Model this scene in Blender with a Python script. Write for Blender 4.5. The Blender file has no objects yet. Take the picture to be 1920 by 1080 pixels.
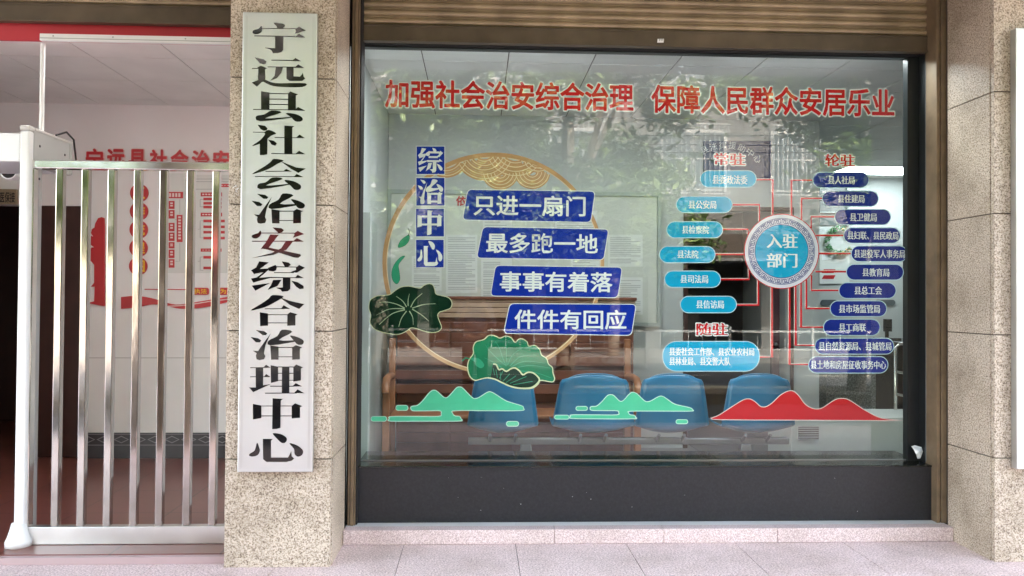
import bpy, math, random
from mathutils import Vector, Matrix
from mathutils.geometry import tessellate_polygon
random.seed(7)
R = math.radians
S = bpy.context.scene
COL = S.collection

# ------------------------------------------------------------------ camera, sky, sun, exposure
FPX, YAW, PITCH, ROLL = 1489.4, 0.0430, 0.0150, 0.0072
CAM = Vector((0.0, -4.3665, 1.4543))
F_ = Vector((math.sin(YAW)*math.cos(PITCH), math.cos(YAW)*math.cos(PITCH), math.sin(PITCH)))
R0 = Vector((math.cos(YAW), -math.sin(YAW), 0)); U0 = R0.cross(F_)
R_ = R0*math.cos(ROLL) + U0*math.sin(ROLL)
U_ = U0*math.cos(ROLL) - R0*math.sin(ROLL)
cd = bpy.data.cameras.new('camera'); cam = bpy.data.objects.new('camera', cd); COL.objects.link(cam)
cd.sensor_width = 36; cd.lens = FPX/1920*36; cd.clip_start = 0.03; cd.clip_end = 600
cam.matrix_world = Matrix(((R_.x, U_.x, -F_.x, CAM.x), (R_.y, U_.y, -F_.y, CAM.y), (R_.z, U_.z, -F_.z, CAM.z), (0, 0, 0, 1)))
S.camera = cam

SUN_EL, SUN_AZ = R(50), R(20)           # the sun stands behind the building, the shopfront lies in its shade
w = bpy.data.worlds.new('World'); S.world = w; w.use_nodes = True
nt = w.node_tree; bg = nt.nodes['Background']
sky = nt.nodes.new('ShaderNodeTexSky'); sky.sky_type = 'NISHITA'; sky.sun_disc = False
sky.sun_elevation = SUN_EL; sky.sun_rotation = SUN_AZ; sky.dust_density = 3.0; sky.air_density = 1.0
wm = nt.nodes.new('ShaderNodeMix'); wm.data_type = 'RGBA'; wm.blend_type = 'MULTIPLY'; wm.inputs[0].default_value = 1
wm.inputs[7].default_value = (1.20, 1.0, .84, 1)     # hazy, slightly warm daylight
nt.links.new(sky.outputs[0], wm.inputs[6]); nt.links.new(wm.outputs[2], bg.inputs[0]); bg.inputs[1].default_value = 0.15
ld = bpy.data.lights.new('sun', 'SUN'); ld.energy = 2.4; ld.angle = R(0.5); ld.color = (1, .95, .87)
sun = bpy.data.objects.new('sun', ld); COL.objects.link(sun)
sd = Vector((math.sin(SUN_AZ)*math.cos(SUN_EL), math.cos(SUN_AZ)*math.cos(SUN_EL), math.sin(SUN_EL)))
sun.rotation_euler = sd.to_track_quat('Z', 'Y').to_euler()
S.view_settings.view_transform = 'Standard'; S.view_settings.look = 'None'; S.view_settings.gamma = 1
S.view_settings.exposure = 4.5
S.render.engine = 'CYCLES'
S.cycles.max_bounces = 10; S.cycles.diffuse_bounces = 5; S.cycles.glossy_bounces = 4; S.cycles.transparent_max_bounces = 12
S.cycles.caustics_reflective = False; S.cycles.caustics_refractive = False
S.cycles.sample_clamp_indirect = 6
try:
    S.cycles.use_denoising = True; S.cycles.denoiser = 'OPENIMAGEDENOISE'
except Exception: pass

def uy(px, py, Y):
    """the point on the vertical plane y=Y seen at photo pixel (1920x1080)"""
    d = F_ + R_*((px-960)/FPX) + U_*((540-py)/FPX)
    return CAM + d*((Y-CAM.y)/d.y)
def uz(px, py, Z):
    d = F_ + R_*((px-960)/FPX) + U_*((540-py)/FPX)
    return CAM + d*((Z-CAM.z)/d.z)
def X(px, Y, py=550): return uy(px, py, Y).x
def Z(py, Y, px=960): return uy(px, py, Y).z

# ------------------------------------------------------------------ materials
MATS = {}
def srgb(r, g, b):
    f = lambda c: (c/255/12.92 if c/255 <= .04045 else ((c/255+.055)/1.055)**2.4)
    return (f(r), f(g), f(b))
def mat(name, col, rough=.6, metal=0., spec=.5, var=0., vscale=6., bump=0., bscale=40., coat=0., aniso=None):
    if name in MATS: return MATS[name]
    m = bpy.data.materials.new(name); m.use_nodes = True; n = m.node_tree; L = n.links
    p = n.nodes['Principled BSDF']
    p.inputs['Base Color'].default_value = (*col, 1); p.inputs['Roughness'].default_value = rough
    p.inputs['Metallic'].default_value = metal; p.inputs['Specular IOR Level'].default_value = spec
    p.inputs['Coat Weight'].default_value = coat
    tc = n.nodes.new('ShaderNodeTexCoord')
    if var > 0:
        no = n.nodes.new('ShaderNodeTexNoise'); no.inputs['Scale'].default_value = vscale; no.inputs['Detail'].default_value = 6
        L.new(tc.outputs['Object'], no.inputs['Vector'])
        rp = n.nodes.new('ShaderNodeValToRGB'); rp.color_ramp.elements[0].position = .3; rp.color_ramp.elements[1].position = .7
        rp.color_ramp.elements[0].color = (*[c*(1-var) for c in col], 1); rp.color_ramp.elements[1].color = (*[min(1, c*(1+var)) for c in col], 1)
        L.new(no.outputs[0], rp.inputs[0]); L.new(rp.outputs[0], p.inputs['Base Color'])
        mr = n.nodes.new('ShaderNodeMapRange'); mr.inputs[3].default_value = max(0, rough-.08); mr.inputs[4].default_value = min(1, rough+.12)
        L.new(no.outputs[0], mr.inputs[0]); L.new(mr.outputs[0], p.inputs['Roughness'])
    if bump > 0:
        nb = n.nodes.new('ShaderNodeTexNoise'); nb.inputs['Scale'].default_value = bscale; nb.inputs['Detail'].default_value = 3
        mp = n.nodes.new('ShaderNodeMapping'); L.new(tc.outputs['Object'], mp.inputs[0])
        if aniso: mp.inputs['Scale'].default_value = aniso
        L.new(mp.outputs[0], nb.inputs['Vector'])
        b = n.nodes.new('ShaderNodeBump'); b.inputs['Strength'].default_value = bump; b.inputs['Distance'].default_value = .01
        L.new(nb.outputs[0], b.inputs['Height']); L.new(b.outputs[0], p.inputs['Normal'])
    if 'vinyl' in name or name.startswith('leaf_'): p.inputs['Specular IOR Level'].default_value = .12; p.inputs['Roughness'].default_value = .55
    MATS[name] = m; return m

def granite(name, dark, mid, light, scale=75, rough=.45, stain=.25, p0=.38, p1=.62):
    m = bpy.data.materials.new(name); m.use_nodes = True; n = m.node_tree; L = n.links; p = n.nodes['Principled BSDF']
    tc = n.nodes.new('ShaderNodeTexCoord')
    no = n.nodes.new('ShaderNodeTexNoise'); no.inputs['Scale'].default_value = scale; no.inputs['Detail'].default_value = 3; no.inputs['Roughness'].default_value = .65
    L.new(tc.outputs['Object'], no.inputs['Vector'])
    rp = n.nodes.new('ShaderNodeValToRGB'); e = rp.color_ramp.elements
    e[0].position = p0; e[0].color = (*dark, 1); e[1].position = p1; e[1].color = (*light, 1)
    k = e.new((p0+p1)/2); k.color = (*mid, 1)
    L.new(no.outputs[0], rp.inputs[0])
    vo = n.nodes.new('ShaderNodeTexVoronoi'); vo.inputs['Scale'].default_value = scale*1.5
    L.new(tc.outputs['Object'], vo.inputs['Vector'])
    vr = n.nodes.new('ShaderNodeValToRGB'); vr.color_ramp.elements[0].position = 0; vr.color_ramp.elements[0].color = (.72, .70, .68, 1)
    vr.color_ramp.elements[1].position = .9; vr.color_ramp.elements[1].color = (1.06, 1.05, 1.04, 1)
    L.new(vo.outputs['Color'], vr.inputs[0])
    mx = n.nodes.new('ShaderNodeMix'); mx.data_type = 'RGBA'; mx.blend_type = 'MULTIPLY'; mx.inputs[0].default_value = .8
    L.new(rp.outputs[0], mx.inputs[6]); L.new(vr.outputs[0], mx.inputs[7])
    st = n.nodes.new('ShaderNodeTexNoise'); st.inputs['Scale'].default_value = 2.6; st.inputs['Detail'].default_value = 7; st.inputs['Roughness'].default_value = .62
    L.new(tc.outputs['Object'], st.inputs['Vector'])
    sr = n.nodes.new('ShaderNodeValToRGB'); sr.color_ramp.elements[0].position = .34; sr.color_ramp.elements[1].position = .56
    sr.color_ramp.elements[0].color = (1-stain, 1-stain*1.08, 1-stain*1.2, 1); sr.color_ramp.elements[1].color = (1, 1, 1, 1)
    L.new(st.outputs[0], sr.inputs[0])
    m2 = n.nodes.new('ShaderNodeMix'); m2.data_type = 'RGBA'; m2.blend_type = 'MULTIPLY'; m2.inputs[0].default_value = 1
    L.new(mx.outputs[2], m2.inputs[6]); L.new(sr.outputs[0], m2.inputs[7]); L.new(m2.outputs[2], p.inputs['Base Color'])
    p.inputs['Roughness'].default_value = rough
    b = n.nodes.new('ShaderNodeBump'); b.inputs['Strength'].default_value = .25; b.inputs['Distance'].default_value = .004
    L.new(no.outputs[0], b.inputs['Height']); L.new(b.outputs[0], p.inputs['Normal'])
    MATS[name] = m; return m

def glass_mat():
    m = bpy.data.materials.new('window_glass'); m.use_nodes = True; n = m.node_tree; L = n.links
    for x in list(n.nodes): n.nodes.remove(x)
    out = n.nodes.new('ShaderNodeOutputMaterial'); mix = n.nodes.new('ShaderNodeMixShader')
    t = n.nodes.new('ShaderNodeBsdfTransparent'); t.inputs[0].default_value = (.90, .97, .94, 1)
    g = n.nodes.new('ShaderNodeBsdfGlossy'); g.inputs['Roughness'].default_value = 0.0; g.inputs[0].default_value = (.95, 1, .98, 1)
    fr = n.nodes.new('ShaderNodeFresnel'); geo = n.nodes.new('ShaderNodeNewGeometry')
    io = n.nodes.new('ShaderNodeMapRange'); io.inputs[3].default_value = 1.55; io.inputs[4].default_value = 1/1.55
    L.new(geo.outputs['Backfacing'], io.inputs[0]); L.new(io.outputs[0], fr.inputs['IOR'])
    mu = n.nodes.new('ShaderNodeMath'); mu.operation = 'MULTIPLY'; mu.use_clamp = True; mu.inputs[1].default_value = 1.45
    L.new(fr.outputs[0], mu.inputs[0]); L.new(mu.outputs[0], mix.inputs[0])
    tc = n.nodes.new('ShaderNodeTexCoord'); no = n.nodes.new('ShaderNodeTexNoise'); no.inputs['Scale'].default_value = 1.3
    L.new(tc.outputs['Object'], no.inputs['Vector'])
    b = n.nodes.new('ShaderNodeBump'); b.inputs['Strength'].default_value = .012; b.inputs['Distance'].default_value = .02
    L.new(no.outputs[0], b.inputs['Height']); L.new(b.outputs[0], g.inputs['Normal'])
    L.new(t.outputs[0], mix.inputs[1]); L.new(g.outputs[0], mix.inputs[2]); L.new(mix.outputs[0], out.inputs[0])
    return m
def leaf_mat(name, col):
    if name in MATS: return MATS[name]
    m = mat(name, col, .32, var=.35, vscale=2); n = m.node_tree; L = n.links; p = n.nodes['Principled BSDF']
    tr = n.nodes.new('ShaderNodeBsdfTranslucent'); tr.inputs[0].default_value = (*[min(1, c*1.5) for c in col], 1)
    mx = n.nodes.new('ShaderNodeMixShader'); mx.inputs[0].default_value = .4; out = n.nodes['Material Output']
    L.new(p.outputs[0], mx.inputs[1]); L.new(tr.outputs[0], mx.inputs[2]); L.new(mx.outputs[0], out.inputs[0])
    return m
def emit_mat(name, col, s):
    m = bpy.data.materials.new(name); m.use_nodes = True; p = m.node_tree.nodes['Principled BSDF']
    p.inputs['Base Color'].default_value = (*col, 1); p.inputs['Emission Color'].default_value = (*col, 1); p.inputs['Emission Strength'].default_value = s
    return m
def brick_mat(name, c1, c2, mortar, sx, sy, ms=.02, rough=.5, axis='xy', coordscale=1., offset=0., bump=.2):
    m = bpy.data.materials.new(name); m.use_nodes = True; n = m.node_tree; L = n.links; p = n.nodes['Principled BSDF']
    tc = n.nodes.new('ShaderNodeTexCoord'); sp = n.nodes.new('ShaderNodeSeparateXYZ'); cb = n.nodes.new('ShaderNodeCombineXYZ')
    L.new(tc.outputs['Object'], sp.inputs[0]); L.new(sp.outputs[axis[0].upper()], cb.inputs[0]); L.new(sp.outputs[axis[1].upper()], cb.inputs[1])
    b = n.nodes.new('ShaderNodeTexBrick'); b.offset = offset; b.inputs['Scale'].default_value = 1; b.inputs['Brick Width'].default_value = sx; b.inputs['Row Height'].default_value = sy
    b.inputs['Mortar Size'].default_value = ms; b.inputs['Color1'].default_value = (*c1, 1); b.inputs['Color2'].default_value = (*c2, 1); b.inputs['Mortar'].default_value = (*mortar, 1)
    L.new(cb.outputs[0], b.inputs['Vector'])
    no = n.nodes.new('ShaderNodeTexNoise'); no.inputs['Scale'].default_value = 3; no.inputs['Detail'].default_value = 6; L.new(tc.outputs['Object'], no.inputs['Vector'])
    mx = n.nodes.new('ShaderNodeMix'); mx.data_type = 'RGBA'; mx.blend_type = 'MULTIPLY'; mx.inputs[0].default_value = .35
    L.new(b.outputs[0], mx.inputs[6]); L.new(no.outputs[0], mx.inputs[7]); L.new(mx.outputs[2], p.inputs['Base Color'])
    p.inputs['Roughness'].default_value = rough
    MATS[name] = m; return m

# ------------------------------------------------------------------ mesh builder
class MB:
    def __init__(s): s.v = []; s.f = []; s.sm = []
    def add(s, vs, fs, smooth=False):
        b = len(s.v); s.v += [Vector(v) for v in vs]; s.f += [tuple(b+i for i in f) for f in fs]; s.sm += [smooth]*len(fs); return s
    def box(s, x0, x1, y0, y1, z0, z1):
        if x0 > x1: x0, x1 = x1, x0
        if y0 > y1: y0, y1 = y1, y0
        if z0 > z1: z0, z1 = z1, z0
        return s.add([(x, y, z) for z in (z0, z1) for y in (y0, y1) for x in (x0, x1)],
                     [(0, 2, 3, 1), (4, 5, 7, 6), (0, 1, 5, 4), (2, 6, 7, 3), (0, 4, 6, 2), (1, 3, 7, 5)])
    def quad(s, a, b, c, d): return s.add([a, b, c, d], [(0, 1, 2, 3)])
    def plate(s, pts, y, t):
        """polygon given as (x,z), front face at y (towards the street), thickness t to the back"""
        n = len(pts); tri = tessellate_polygon([[Vector((p[0], p[1], 0)) for p in pts]])
        area = sum(pts[i][0]*pts[(i+1) % n][1]-pts[(i+1) % n][0]*pts[i][1] for i in range(n))
        vs = [(p[0], y, p[1]) for p in pts]; fs = []
        for a, b, c in tri:
            A, B, C_ = pts[a], pts[b], pts[c]
            cr = (B[0]-A[0])*(C_[1]-A[1])-(B[1]-A[1])*(C_[0]-A[0])
            fs.append((a, b, c) if cr > 0 else (a, c, b))
        if t > 0:
            vs += [(p[0], y+t, p[1]) for p in pts]
            fs += [tuple(n+i for i in reversed(f)) for f in fs]
            for i in range(n):
                j = (i+1) % n
                fs.append((i, n+i, n+j, j) if area > 0 else (i, j, n+j, n+i))
        return s.add(vs, fs)
    def ribbon(s, pts, wd, y, closed=False):
        """flat line of width wd along (x,z) points"""
        n = len(pts); vs = []; fs = []
        for i in range(n):
            a = pts[(i-1) % n] if (closed or i > 0) else pts[i]; b = pts[(i+1) % n] if (closed or i < n-1) else pts[i]
            d = Vector((b[0]-a[0], b[1]-a[1]));
            if d.length < 1e-9: d = Vector((1, 0))
            d.normalize(); k = 1.
            if (closed or 0 < i < n-1):
                e = Vector((pts[i][0]-a[0], pts[i][1]-a[1]))
                if e.length > 1e-9: k = min(1.6, 1/max(.3, abs(e.normalized().dot(d))))
            ww = wd[i] if isinstance(wd, (list, tuple)) else wd
            nx, nz = -d.y*ww/2*k, d.x*ww/2*k
            vs += [(pts[i][0]+nx, y, pts[i][1]+nz), (pts[i][0]-nx, y, pts[i][1]-nz)]
        for i in range(n if closed else n-1):
            j = (i+1) % n; fs.append((2*i, 2*i+1, 2*j+1, 2*j))
        return s.add(vs, fs)
    def tube(s, pts, r, n=8, cap=True):
        pts = [Vector(p) for p in pts]; m = len(pts); vs = []; fs = []
        for i, p in enumerate(pts):
            d = (pts[min(i+1, m-1)]-pts[max(i-1, 0)]).normalized()
            a = d.orthogonal() if i == 0 else (pa - d*pa.dot(d))
            a.normalize(); pa = a; b = d.cross(a)
            rr = r[i] if isinstance(r, (list, tuple)) else r
            for k in range(n):
                t = 2*math.pi*k/n; vs.append(p+a*math.cos(t)*rr+b*math.sin(t)*rr)
        for i in range(m-1):
            for k in range(n):
                fs.append((i*n+k, i*n+(k+1) % n, (i+1)*n+(k+1) % n, (i+1)*n+k))
        s.add(vs, fs, True)
        if cap:
            s.add([v for v in vs[:n]], [tuple(range(n-1, -1, -1))]); s.add([v for v in vs[-n:]], [tuple(range(n))])
        return s
    def ball(s, c, rx, ry, rz, nu=16, nv=10, jit=0):
        vs = []; fs = []
        for j in range(nv+1):
            t = math.pi*j/nv
            for i in range(nu):
                u = 2*math.pi*i/nu; q = 1+random.uniform(-jit, jit)
                vs.append((c[0]+rx*math.sin(t)*math.cos(u)*q, c[1]+ry*math.sin(t)*math.sin(u)*q, c[2]+rz*math.cos(t)*q))
        for j in range(nv):
            for i in range(nu):
                fs.append((j*nu+i, (j+1)*nu+i, (j+1)*nu+(i+1) % nu, j*nu+(i+1) % nu))
        return s.add(vs, fs, True)
    def lathe(s, c, prof, n=24, axis='z'):
        vs = []; fs = []
        for r, h in prof:
            for i in range(n):
                u = 2*math.pi*i/n
                q = (r*math.cos(u), r*math.sin(u), h) if axis == 'z' else (r*math.cos(u), h, r*math.sin(u))
                vs.append((c[0]+q[0], c[1]+q[1], c[2]+q[2]))
        for j in range(len(prof)-1):
            for i in range(n): fs.append((j*n+i, j*n+(i+1) % n, (j+1)*n+(i+1) % n, (j+1)*n+i))
        return s.add(vs, fs, True)
    def obj(s, name, m, parent=None, bevel=0., loc=None):
        org = loc
        if parent is not None: org = wloc(parent)
        elif org is None:
            xs = [v.x for v in s.v]; ys = [v.y for v in s.v]; zs = [v.z for v in s.v]
            org = Vector(((min(xs)+max(xs))/2, (min(ys)+max(ys))/2, min(zs)))
        org = Vector(org)
        me = bpy.data.meshes.new(name); me.from_pydata([v-org for v in s.v], [], s.f); me.update()
        me.polygons.foreach_set('use_smooth', s.sm)
        me.materials.append(m if not isinstance(m, str) else MATS[m])
        o = bpy.data.objects.new(name, me); COL.objects.link(o)
        if parent is not None: o.parent = parent
        else: o.location = org
        if bevel > 0:
            b = o.modifiers.new('bevel', 'BEVEL'); b.width = bevel; b.segments = 2; b.limit_method = 'ANGLE'; b.angle_limit = R(50)
        return o
def wloc(o):
    v = Vector(o.location)
    while o.parent: o = o.parent; v += Vector(o.location)
    return v
def tag(o, label, cat, group=None):
    o['label'] = label; o['category'] = cat
    if group: o['group'] = group
    return o
def thing(name, label, cat, loc, group=None):
    o = bpy.data.objects.new(name, None); COL.objects.link(o); o.location = loc; o.empty_display_size = .1
    return tag(o, label, cat, group)
def struct(o): o['kind'] = 'structure'; return o
def copy_tree(o, parent=None):
    c = o.copy(); COL.objects.link(c); c.parent = parent
    for ch in [x for x in bpy.data.objects if x.parent == o]: copy_tree(ch, c)
    return c

def smooth(pts, k=4, closed=True):
    n = len(pts); out = []
    rng = range(n) if closed else range(n-1)
    for i in rng:
        g = (lambda j: pts[j % n]) if closed else (lambda j: pts[max(0, min(n-1, j))])
        p0, p1, p2, p3 = g(i-1), g(i), g(i+1), g(i+2)
        for q in range(k):
            t = q/k
            out.append(tuple(.5*(2*p1[a]+(p2[a]-p0[a])*t+(2*p0[a]-5*p1[a]+4*p2[a]-p3[a])*t*t+(3*p1[a]-p0[a]-3*p2[a]+p3[a])*t**3) for a in (0, 1)))
    if not closed: out.append(pts[-1])
    return out
def crop(pts, ox, oy, sc): return [(ox+x/sc, oy+y/sc) for x, y in pts]
def P(pts, Y): return [(lambda v: (v.x, v.z))(uy(x, y, Y)) for x, y in pts]
def stadium(x0, y0, x1, y1, r=None, n=8):
    r = min((y1-y0)/2, (x1-x0)/2) if r is None else r; out = []
    for cx, cy, a0 in ((x1-r, y0+r, -90), (x1-r, y1-r, 0), (x0+r, y1-r, 90), (x0+r, y0+r, 180)):
        for i in range(n+1):
            a = R(a0+90*i/n); out.append((cx+r*math.cos(a), cy+r*math.sin(a)))
    return out
def roundpoly(pts, r, n=5):
    out = []; m = len(pts)
    for i in range(m):
        p = Vector(pts[i]); a = (Vector(pts[i-1])-p).normalized(); b = (Vector(pts[(i+1) % m])-p).normalized()
        s, e = p+a*r, p+b*r
        for k in range(n+1):
            t = k/n; q = s*(1-t)**2+p*2*t*(1-t)+e*t*t; out.append((q.x, q.y))
    return out

# ------------------------------------------------------------------ lettering (built-in font, turned into mesh)
_tc = bpy.data.curves.new('lettering_source', 'FONT'); _to = bpy.data.objects.new('lettering_source', _tc)
_cache = {}
PAO = ([(.10, .80), (.10, .48)], [(.07, .77), (.40, .77)], [(.37, .80), (.37, .48)], [(.07, .51), (.40, .51)], [(.245, .50), (.245, .06)], [(.25, .30), (.40, .30)], [(.11, .38), (.11, .03)], [(.03, -.01), (.42, .08)],
       [(.60, .86), (.55, .72), (.46, .55)], [(.56, .70), (.92, .70)], [(.89, .72), (.885, .36), (.86, .27), (.78, .25)], [(.51, .53), (.75, .53)], [(.72, .55), (.72, .30)], [(.51, .33), (.75, .33)], [(.53, .55), (.53, .05), (.57, -.02), (.86, -.02), (.92, .03), (.935, .14)])
def glyphs(s):
    if s not in _cache and '跑' in s and len(s) > 1:      # the font's outline of this one crosses itself, so its strokes are drawn here
        i = s.index('跑'); a, b = glyphs(s[:i]), glyphs(s[i+1:])
        vs, fs, ed = list(a[0]), list(a[1]), list(a[2])
        q = MB()
        for st_ in PAO: q.ribbon(st_, .096, 0)
        k = len(vs); vs += [(v.x+i, v.z) for v in q.v]; fs += [tuple(k+j for j in f) for f in q.f]
        k = len(vs); vs += [(x+i+1, y) for x, y in b[0]]; fs += [tuple(k+j for j in f) for f in b[1]]; ed += [(k+u, k+v) for u, v in b[2]]
        _cache[s] = (vs, fs, ed)
    if s not in _cache:
        COL.objects.link(_to)
        _tc.body = s; _tc.offset = 0; _tc.resolution_u = 2; _tc.dimensions = '2D'; _tc.fill_mode = 'BOTH'
        dg = bpy.context.evaluated_depsgraph_get(); dg.update()
        me = bpy.data.meshes.new_from_object(_to.evaluated_get(dg))
        vs = [(v.co.x, v.co.y) for v in me.vertices]; fs = [tuple(p.vertices) for p in me.polygons]; cnt = {}
        for f in fs:
            for a, b in zip(f, f[1:]+f[:1]): k = (min(a, b), max(a, b)); cnt[k] = cnt.get(k, 0)+1
        # boundary edges, matched by position since the fill may split vertices
        _cache[s] = (vs, fs, [k for k, c in cnt.items() if c == 1])
        bpy.data.meshes.remove(me); COL.objects.unlink(_to)
    return _cache[s]
def text(mb, s, rect, Y, bold=0., song=False, ref=None, mirror=False):
    """rect = world (x0,x1,z0,z1); bold = half stroke added round every outline; ref = boldness whose bounding box is fitted to rect"""
    vs, fs, ed = glyphs(s); rb = bold if ref is None else ref
    a0, a1 = min(v[0] for v in vs)-rb, max(v[0] for v in vs)+rb; b0, b1 = min(v[1] for v in vs)-rb, max(v[1] for v in vs)+rb
    x0, x1, z0, z1 = rect; sx, sz = (x1-x0)/(a1-a0), (z1-z0)/(b1-b0)
    W = lambda a, b, y: ((x0+(a-a0)*sx), y, z0+(b-b0)*sz)
    for q, dx in enumerate((-.030, -.010, .010, .030) if song else (0,)):
        mb.add([W(a+dx, b, Y-q*.00006) for a, b in vs], fs)
    if bold > .012:
        oc = [(bold*math.cos(R(22.5+45*k)), bold*math.sin(R(22.5+45*k))) for k in range(8)]
        for i, (p, q) in enumerate(ed):
            (ax, ay), (bx, by) = vs[p], vs[q]; L = math.hypot(bx-ax, by-ay)
            if L < 1e-6: continue
            nx, ny = -(by-ay)/L*bold*.96, (bx-ax)/L*bold*.96; y = Y-.00002*(1+i % 9)
            mb.add([W(ax+nx, ay+ny, y), W(ax-nx, ay-ny, y), W(bx-nx, by-ny, y), W(bx+nx, by+ny, y)], [(0, 1, 2, 3)])
            y -= .00001; mb.add([W(ax+u, ay+v, y) for u, v in oc], [tuple(range(8))])
def trect(x0, y0, x1, y1, Y):
    ym, xm = (y0+y1)/2, (x0+x1)/2
    return (uy(x0, ym, Y).x, uy(x1, ym, Y).x, uy(xm, y1, Y).z, uy(xm, y0, Y).z)

# ------------------------------------------------------------------ colours
FILL_LAMP = emit_mat('fill_diffuser', (.93, .97, 1.0), 2.4)  # fill light added to brighten the room, its source unseen
FILL_LOBBY = emit_mat('fill_diffuser_warm', (1.0, .96, .93), 1.7)  # fill light added to brighten the lobby, its source unseen
LAMP_FAR = emit_mat('lamp_diffuser_dim', (.86, .95, 1.0), 1.0)
granite('cladding_granite', (.13, .09, .065), (.46, .375, .29), (.69, .605, .51), 122, .45, .30, .34, .57)
granite('paving_granite', (.42, .30, .295), (.72, .565, .555), (.88, .755, .74), 105, .5, .20)
granite('step_granite', (.48, .36, .355), (.70, .56, .56), (.85, .74, .74), 150, .5, .16)
granite('dark_granite', (.010, .011, .014), (.013, .014, .018), (.017, .018, .022), 60, .36, .1)
granite('ledge_granite', (.006, .007, .007), (.010, .012, .011), (.02, .022, .022), 60, .09, .1)
granite('terrazzo', (.10, .11, .11), (.22, .24, .23), (.36, .38, .36), 60, .3, .1)
mat('grout', (.055, .04, .03), .9)
mat('black_frame', (.010, .012, .013), .32, var=.2, vscale=3)
mat('bronze_bar', (.105, .078, .05), .42, .3, var=.28, vscale=5)
mat('bronze', (.36, .275, .17), .36, .35, var=.28, vscale=5, bump=.05, bscale=8)
mat('bronze_rail', (.22, .155, .095), .42, .3, var=.25, vscale=8)
mat('bronze_dark', (.055, .036, .024), .5, .2, var=.25, vscale=8)
mat('shadow_gap', (.008, .006, .006), .8)
mat('steel_sign', (.63, .645, .65), .42, 1., var=.03, vscale=3, bump=.02, bscale=6, aniso=(60, 60, 1))
mat('sign_black', (.005, .005, .006), .06, spec=.45)
mat('bar_steel', (.50, .46, .42), .08, 1., var=.12, vscale=6, bump=.10, bscale=9, aniso=(1, 1, .35))
mat('stainless', (.74, .72, .68), .10, 1., var=.06, vscale=9, bump=.03, bscale=5)
mat('white_alu', (.82, .82, .82), .35, var=.02)
mat('gate_box', (.50, .50, .49), .42, .15, var=.03, vscale=4)
mat('ceiling_tile', (.80, .79, .77), .85, var=.05, vscale=3)
mat('ceiling_seam', (.16, .15, .14), .7)
mat('wall_white', (.84, .835, .825), .8, var=.04, vscale=1.5)
mat('wall_grey', (.52, .54, .53), .8, var=.05, vscale=1.5)
mat('red_paint', (.52, .022, .030), .4, var=.08, vscale=4)
mat('red_vinyl', (.62, .008, .018), .42, var=.05, vscale=4)
mat('pink_edge', (.80, .62, .60), .5)
mat('white_vinyl', (.86, .86, .87), .4)
mat('blue_vinyl', (.004, .028, .36), .38, var=.06, vscale=5)
mat('navy_vinyl', (.005, .022, .27), .38, var=.06, vscale=5)
mat('cyan_vinyl', (.004, .38, .66), .38, var=.06, vscale=5)
mat('mint_vinyl', (.09, .58, .35), .42, var=.10, vscale=5)
mat('leaf_dark', (.003, .030, .014), .38, var=.35, vscale=5)
mat('leaf_green', (.010, .20, .095), .40, var=.30, vscale=5)
mat('leaf_light', (.035, .34, .19), .4, var=.10, vscale=8)
mat('gold_vinyl', (.55, .31, .155), .42, var=.15, vscale=8)
mat('gold_pale', (.80, .62, .42), .42)
mat('cream_line', (.72, .74, .46), .45)
mat('sage_line', (.42, .52, .34), .45)
mat('navy_panel', (.018, .026, .10), .5)
mat('blue_plastic', (.005, .155, .32), .30, var=.08, vscale=4, bump=.08, bscale=120)
mat('chair_metal', (.30, .30, .31), .3, .8)
mat('wood_red', (.17, .055, .030), .38, var=.25, vscale=5, bump=.05, bscale=10)
mat('wood_orange', (.36, .145, .065), .38, var=.2, vscale=6)
mat('door_brown', (.05, .018, .014), .4, var=.2)
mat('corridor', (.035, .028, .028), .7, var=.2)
mat('paper', (.72, .73, .70), .8)
mat('print_grey', (.42, .43, .42), .8)
mat('board_frame', (.36, .40, .38), .4)
mat('board_face', (.60, .62, .56), .5, var=.03)
mat('black_plastic', (.012, .012, .013), .35)
mat('yellow_vinyl', (.85, .52, .05), .5)
mat('skirting_dark', (.03, .026, .032), .3, var=.2)
mat('skirting_line', (.24, .23, .24), .5)
mat('frosted_cloth', (.8, .82, .82), .6)
brick_mat('red_floor_tile', (.20, .065, .05), (.235, .08, .062), (.10, .04, .035), .6, .6, .006, .28)
brick_mat('grey_floor_tile', (.20, .20, .195), (.22, .22, .215), (.07, .07, .07), .8, .8, .006, .32)
brick_mat('asphalt', (.055, .055, .056), (.06, .06, .06), (.055, .055, .055), 3, 3, .001, .9)
brick_mat('white_facade_tile', (.125, .122, .115), (.15, .147, .14), (.08, .08, .08), .25, .12, .008, .5, 'xz', offset=.5)
mat('sill_white', (.66, .65, .64), .4, var=.05, vscale=3)

# =================================================================== THE SETTING
Y_RISER, Y_BASE, Z_STEP, Z_LEDGE = .3785, .5386, .0864, .4317
Y_GLASS = .705; Y_DEC = Y_GLASS+.0065
XA0, XA1, XB0, XB1 = -1.36, -.7855, 2.9124, 3.55
XL, XR = -.741, 2.885
Y_BACK, Z_CEIL, Z_FLOOR = 2.92, 3.15, .10

struct(MB().quad((-80, -90, -.26), (80, -90, -.26), (80, 30, -.26), (-80, 30, -.26)).obj('ground', mat('earth', (.12, .10, .08), .95)))
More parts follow.
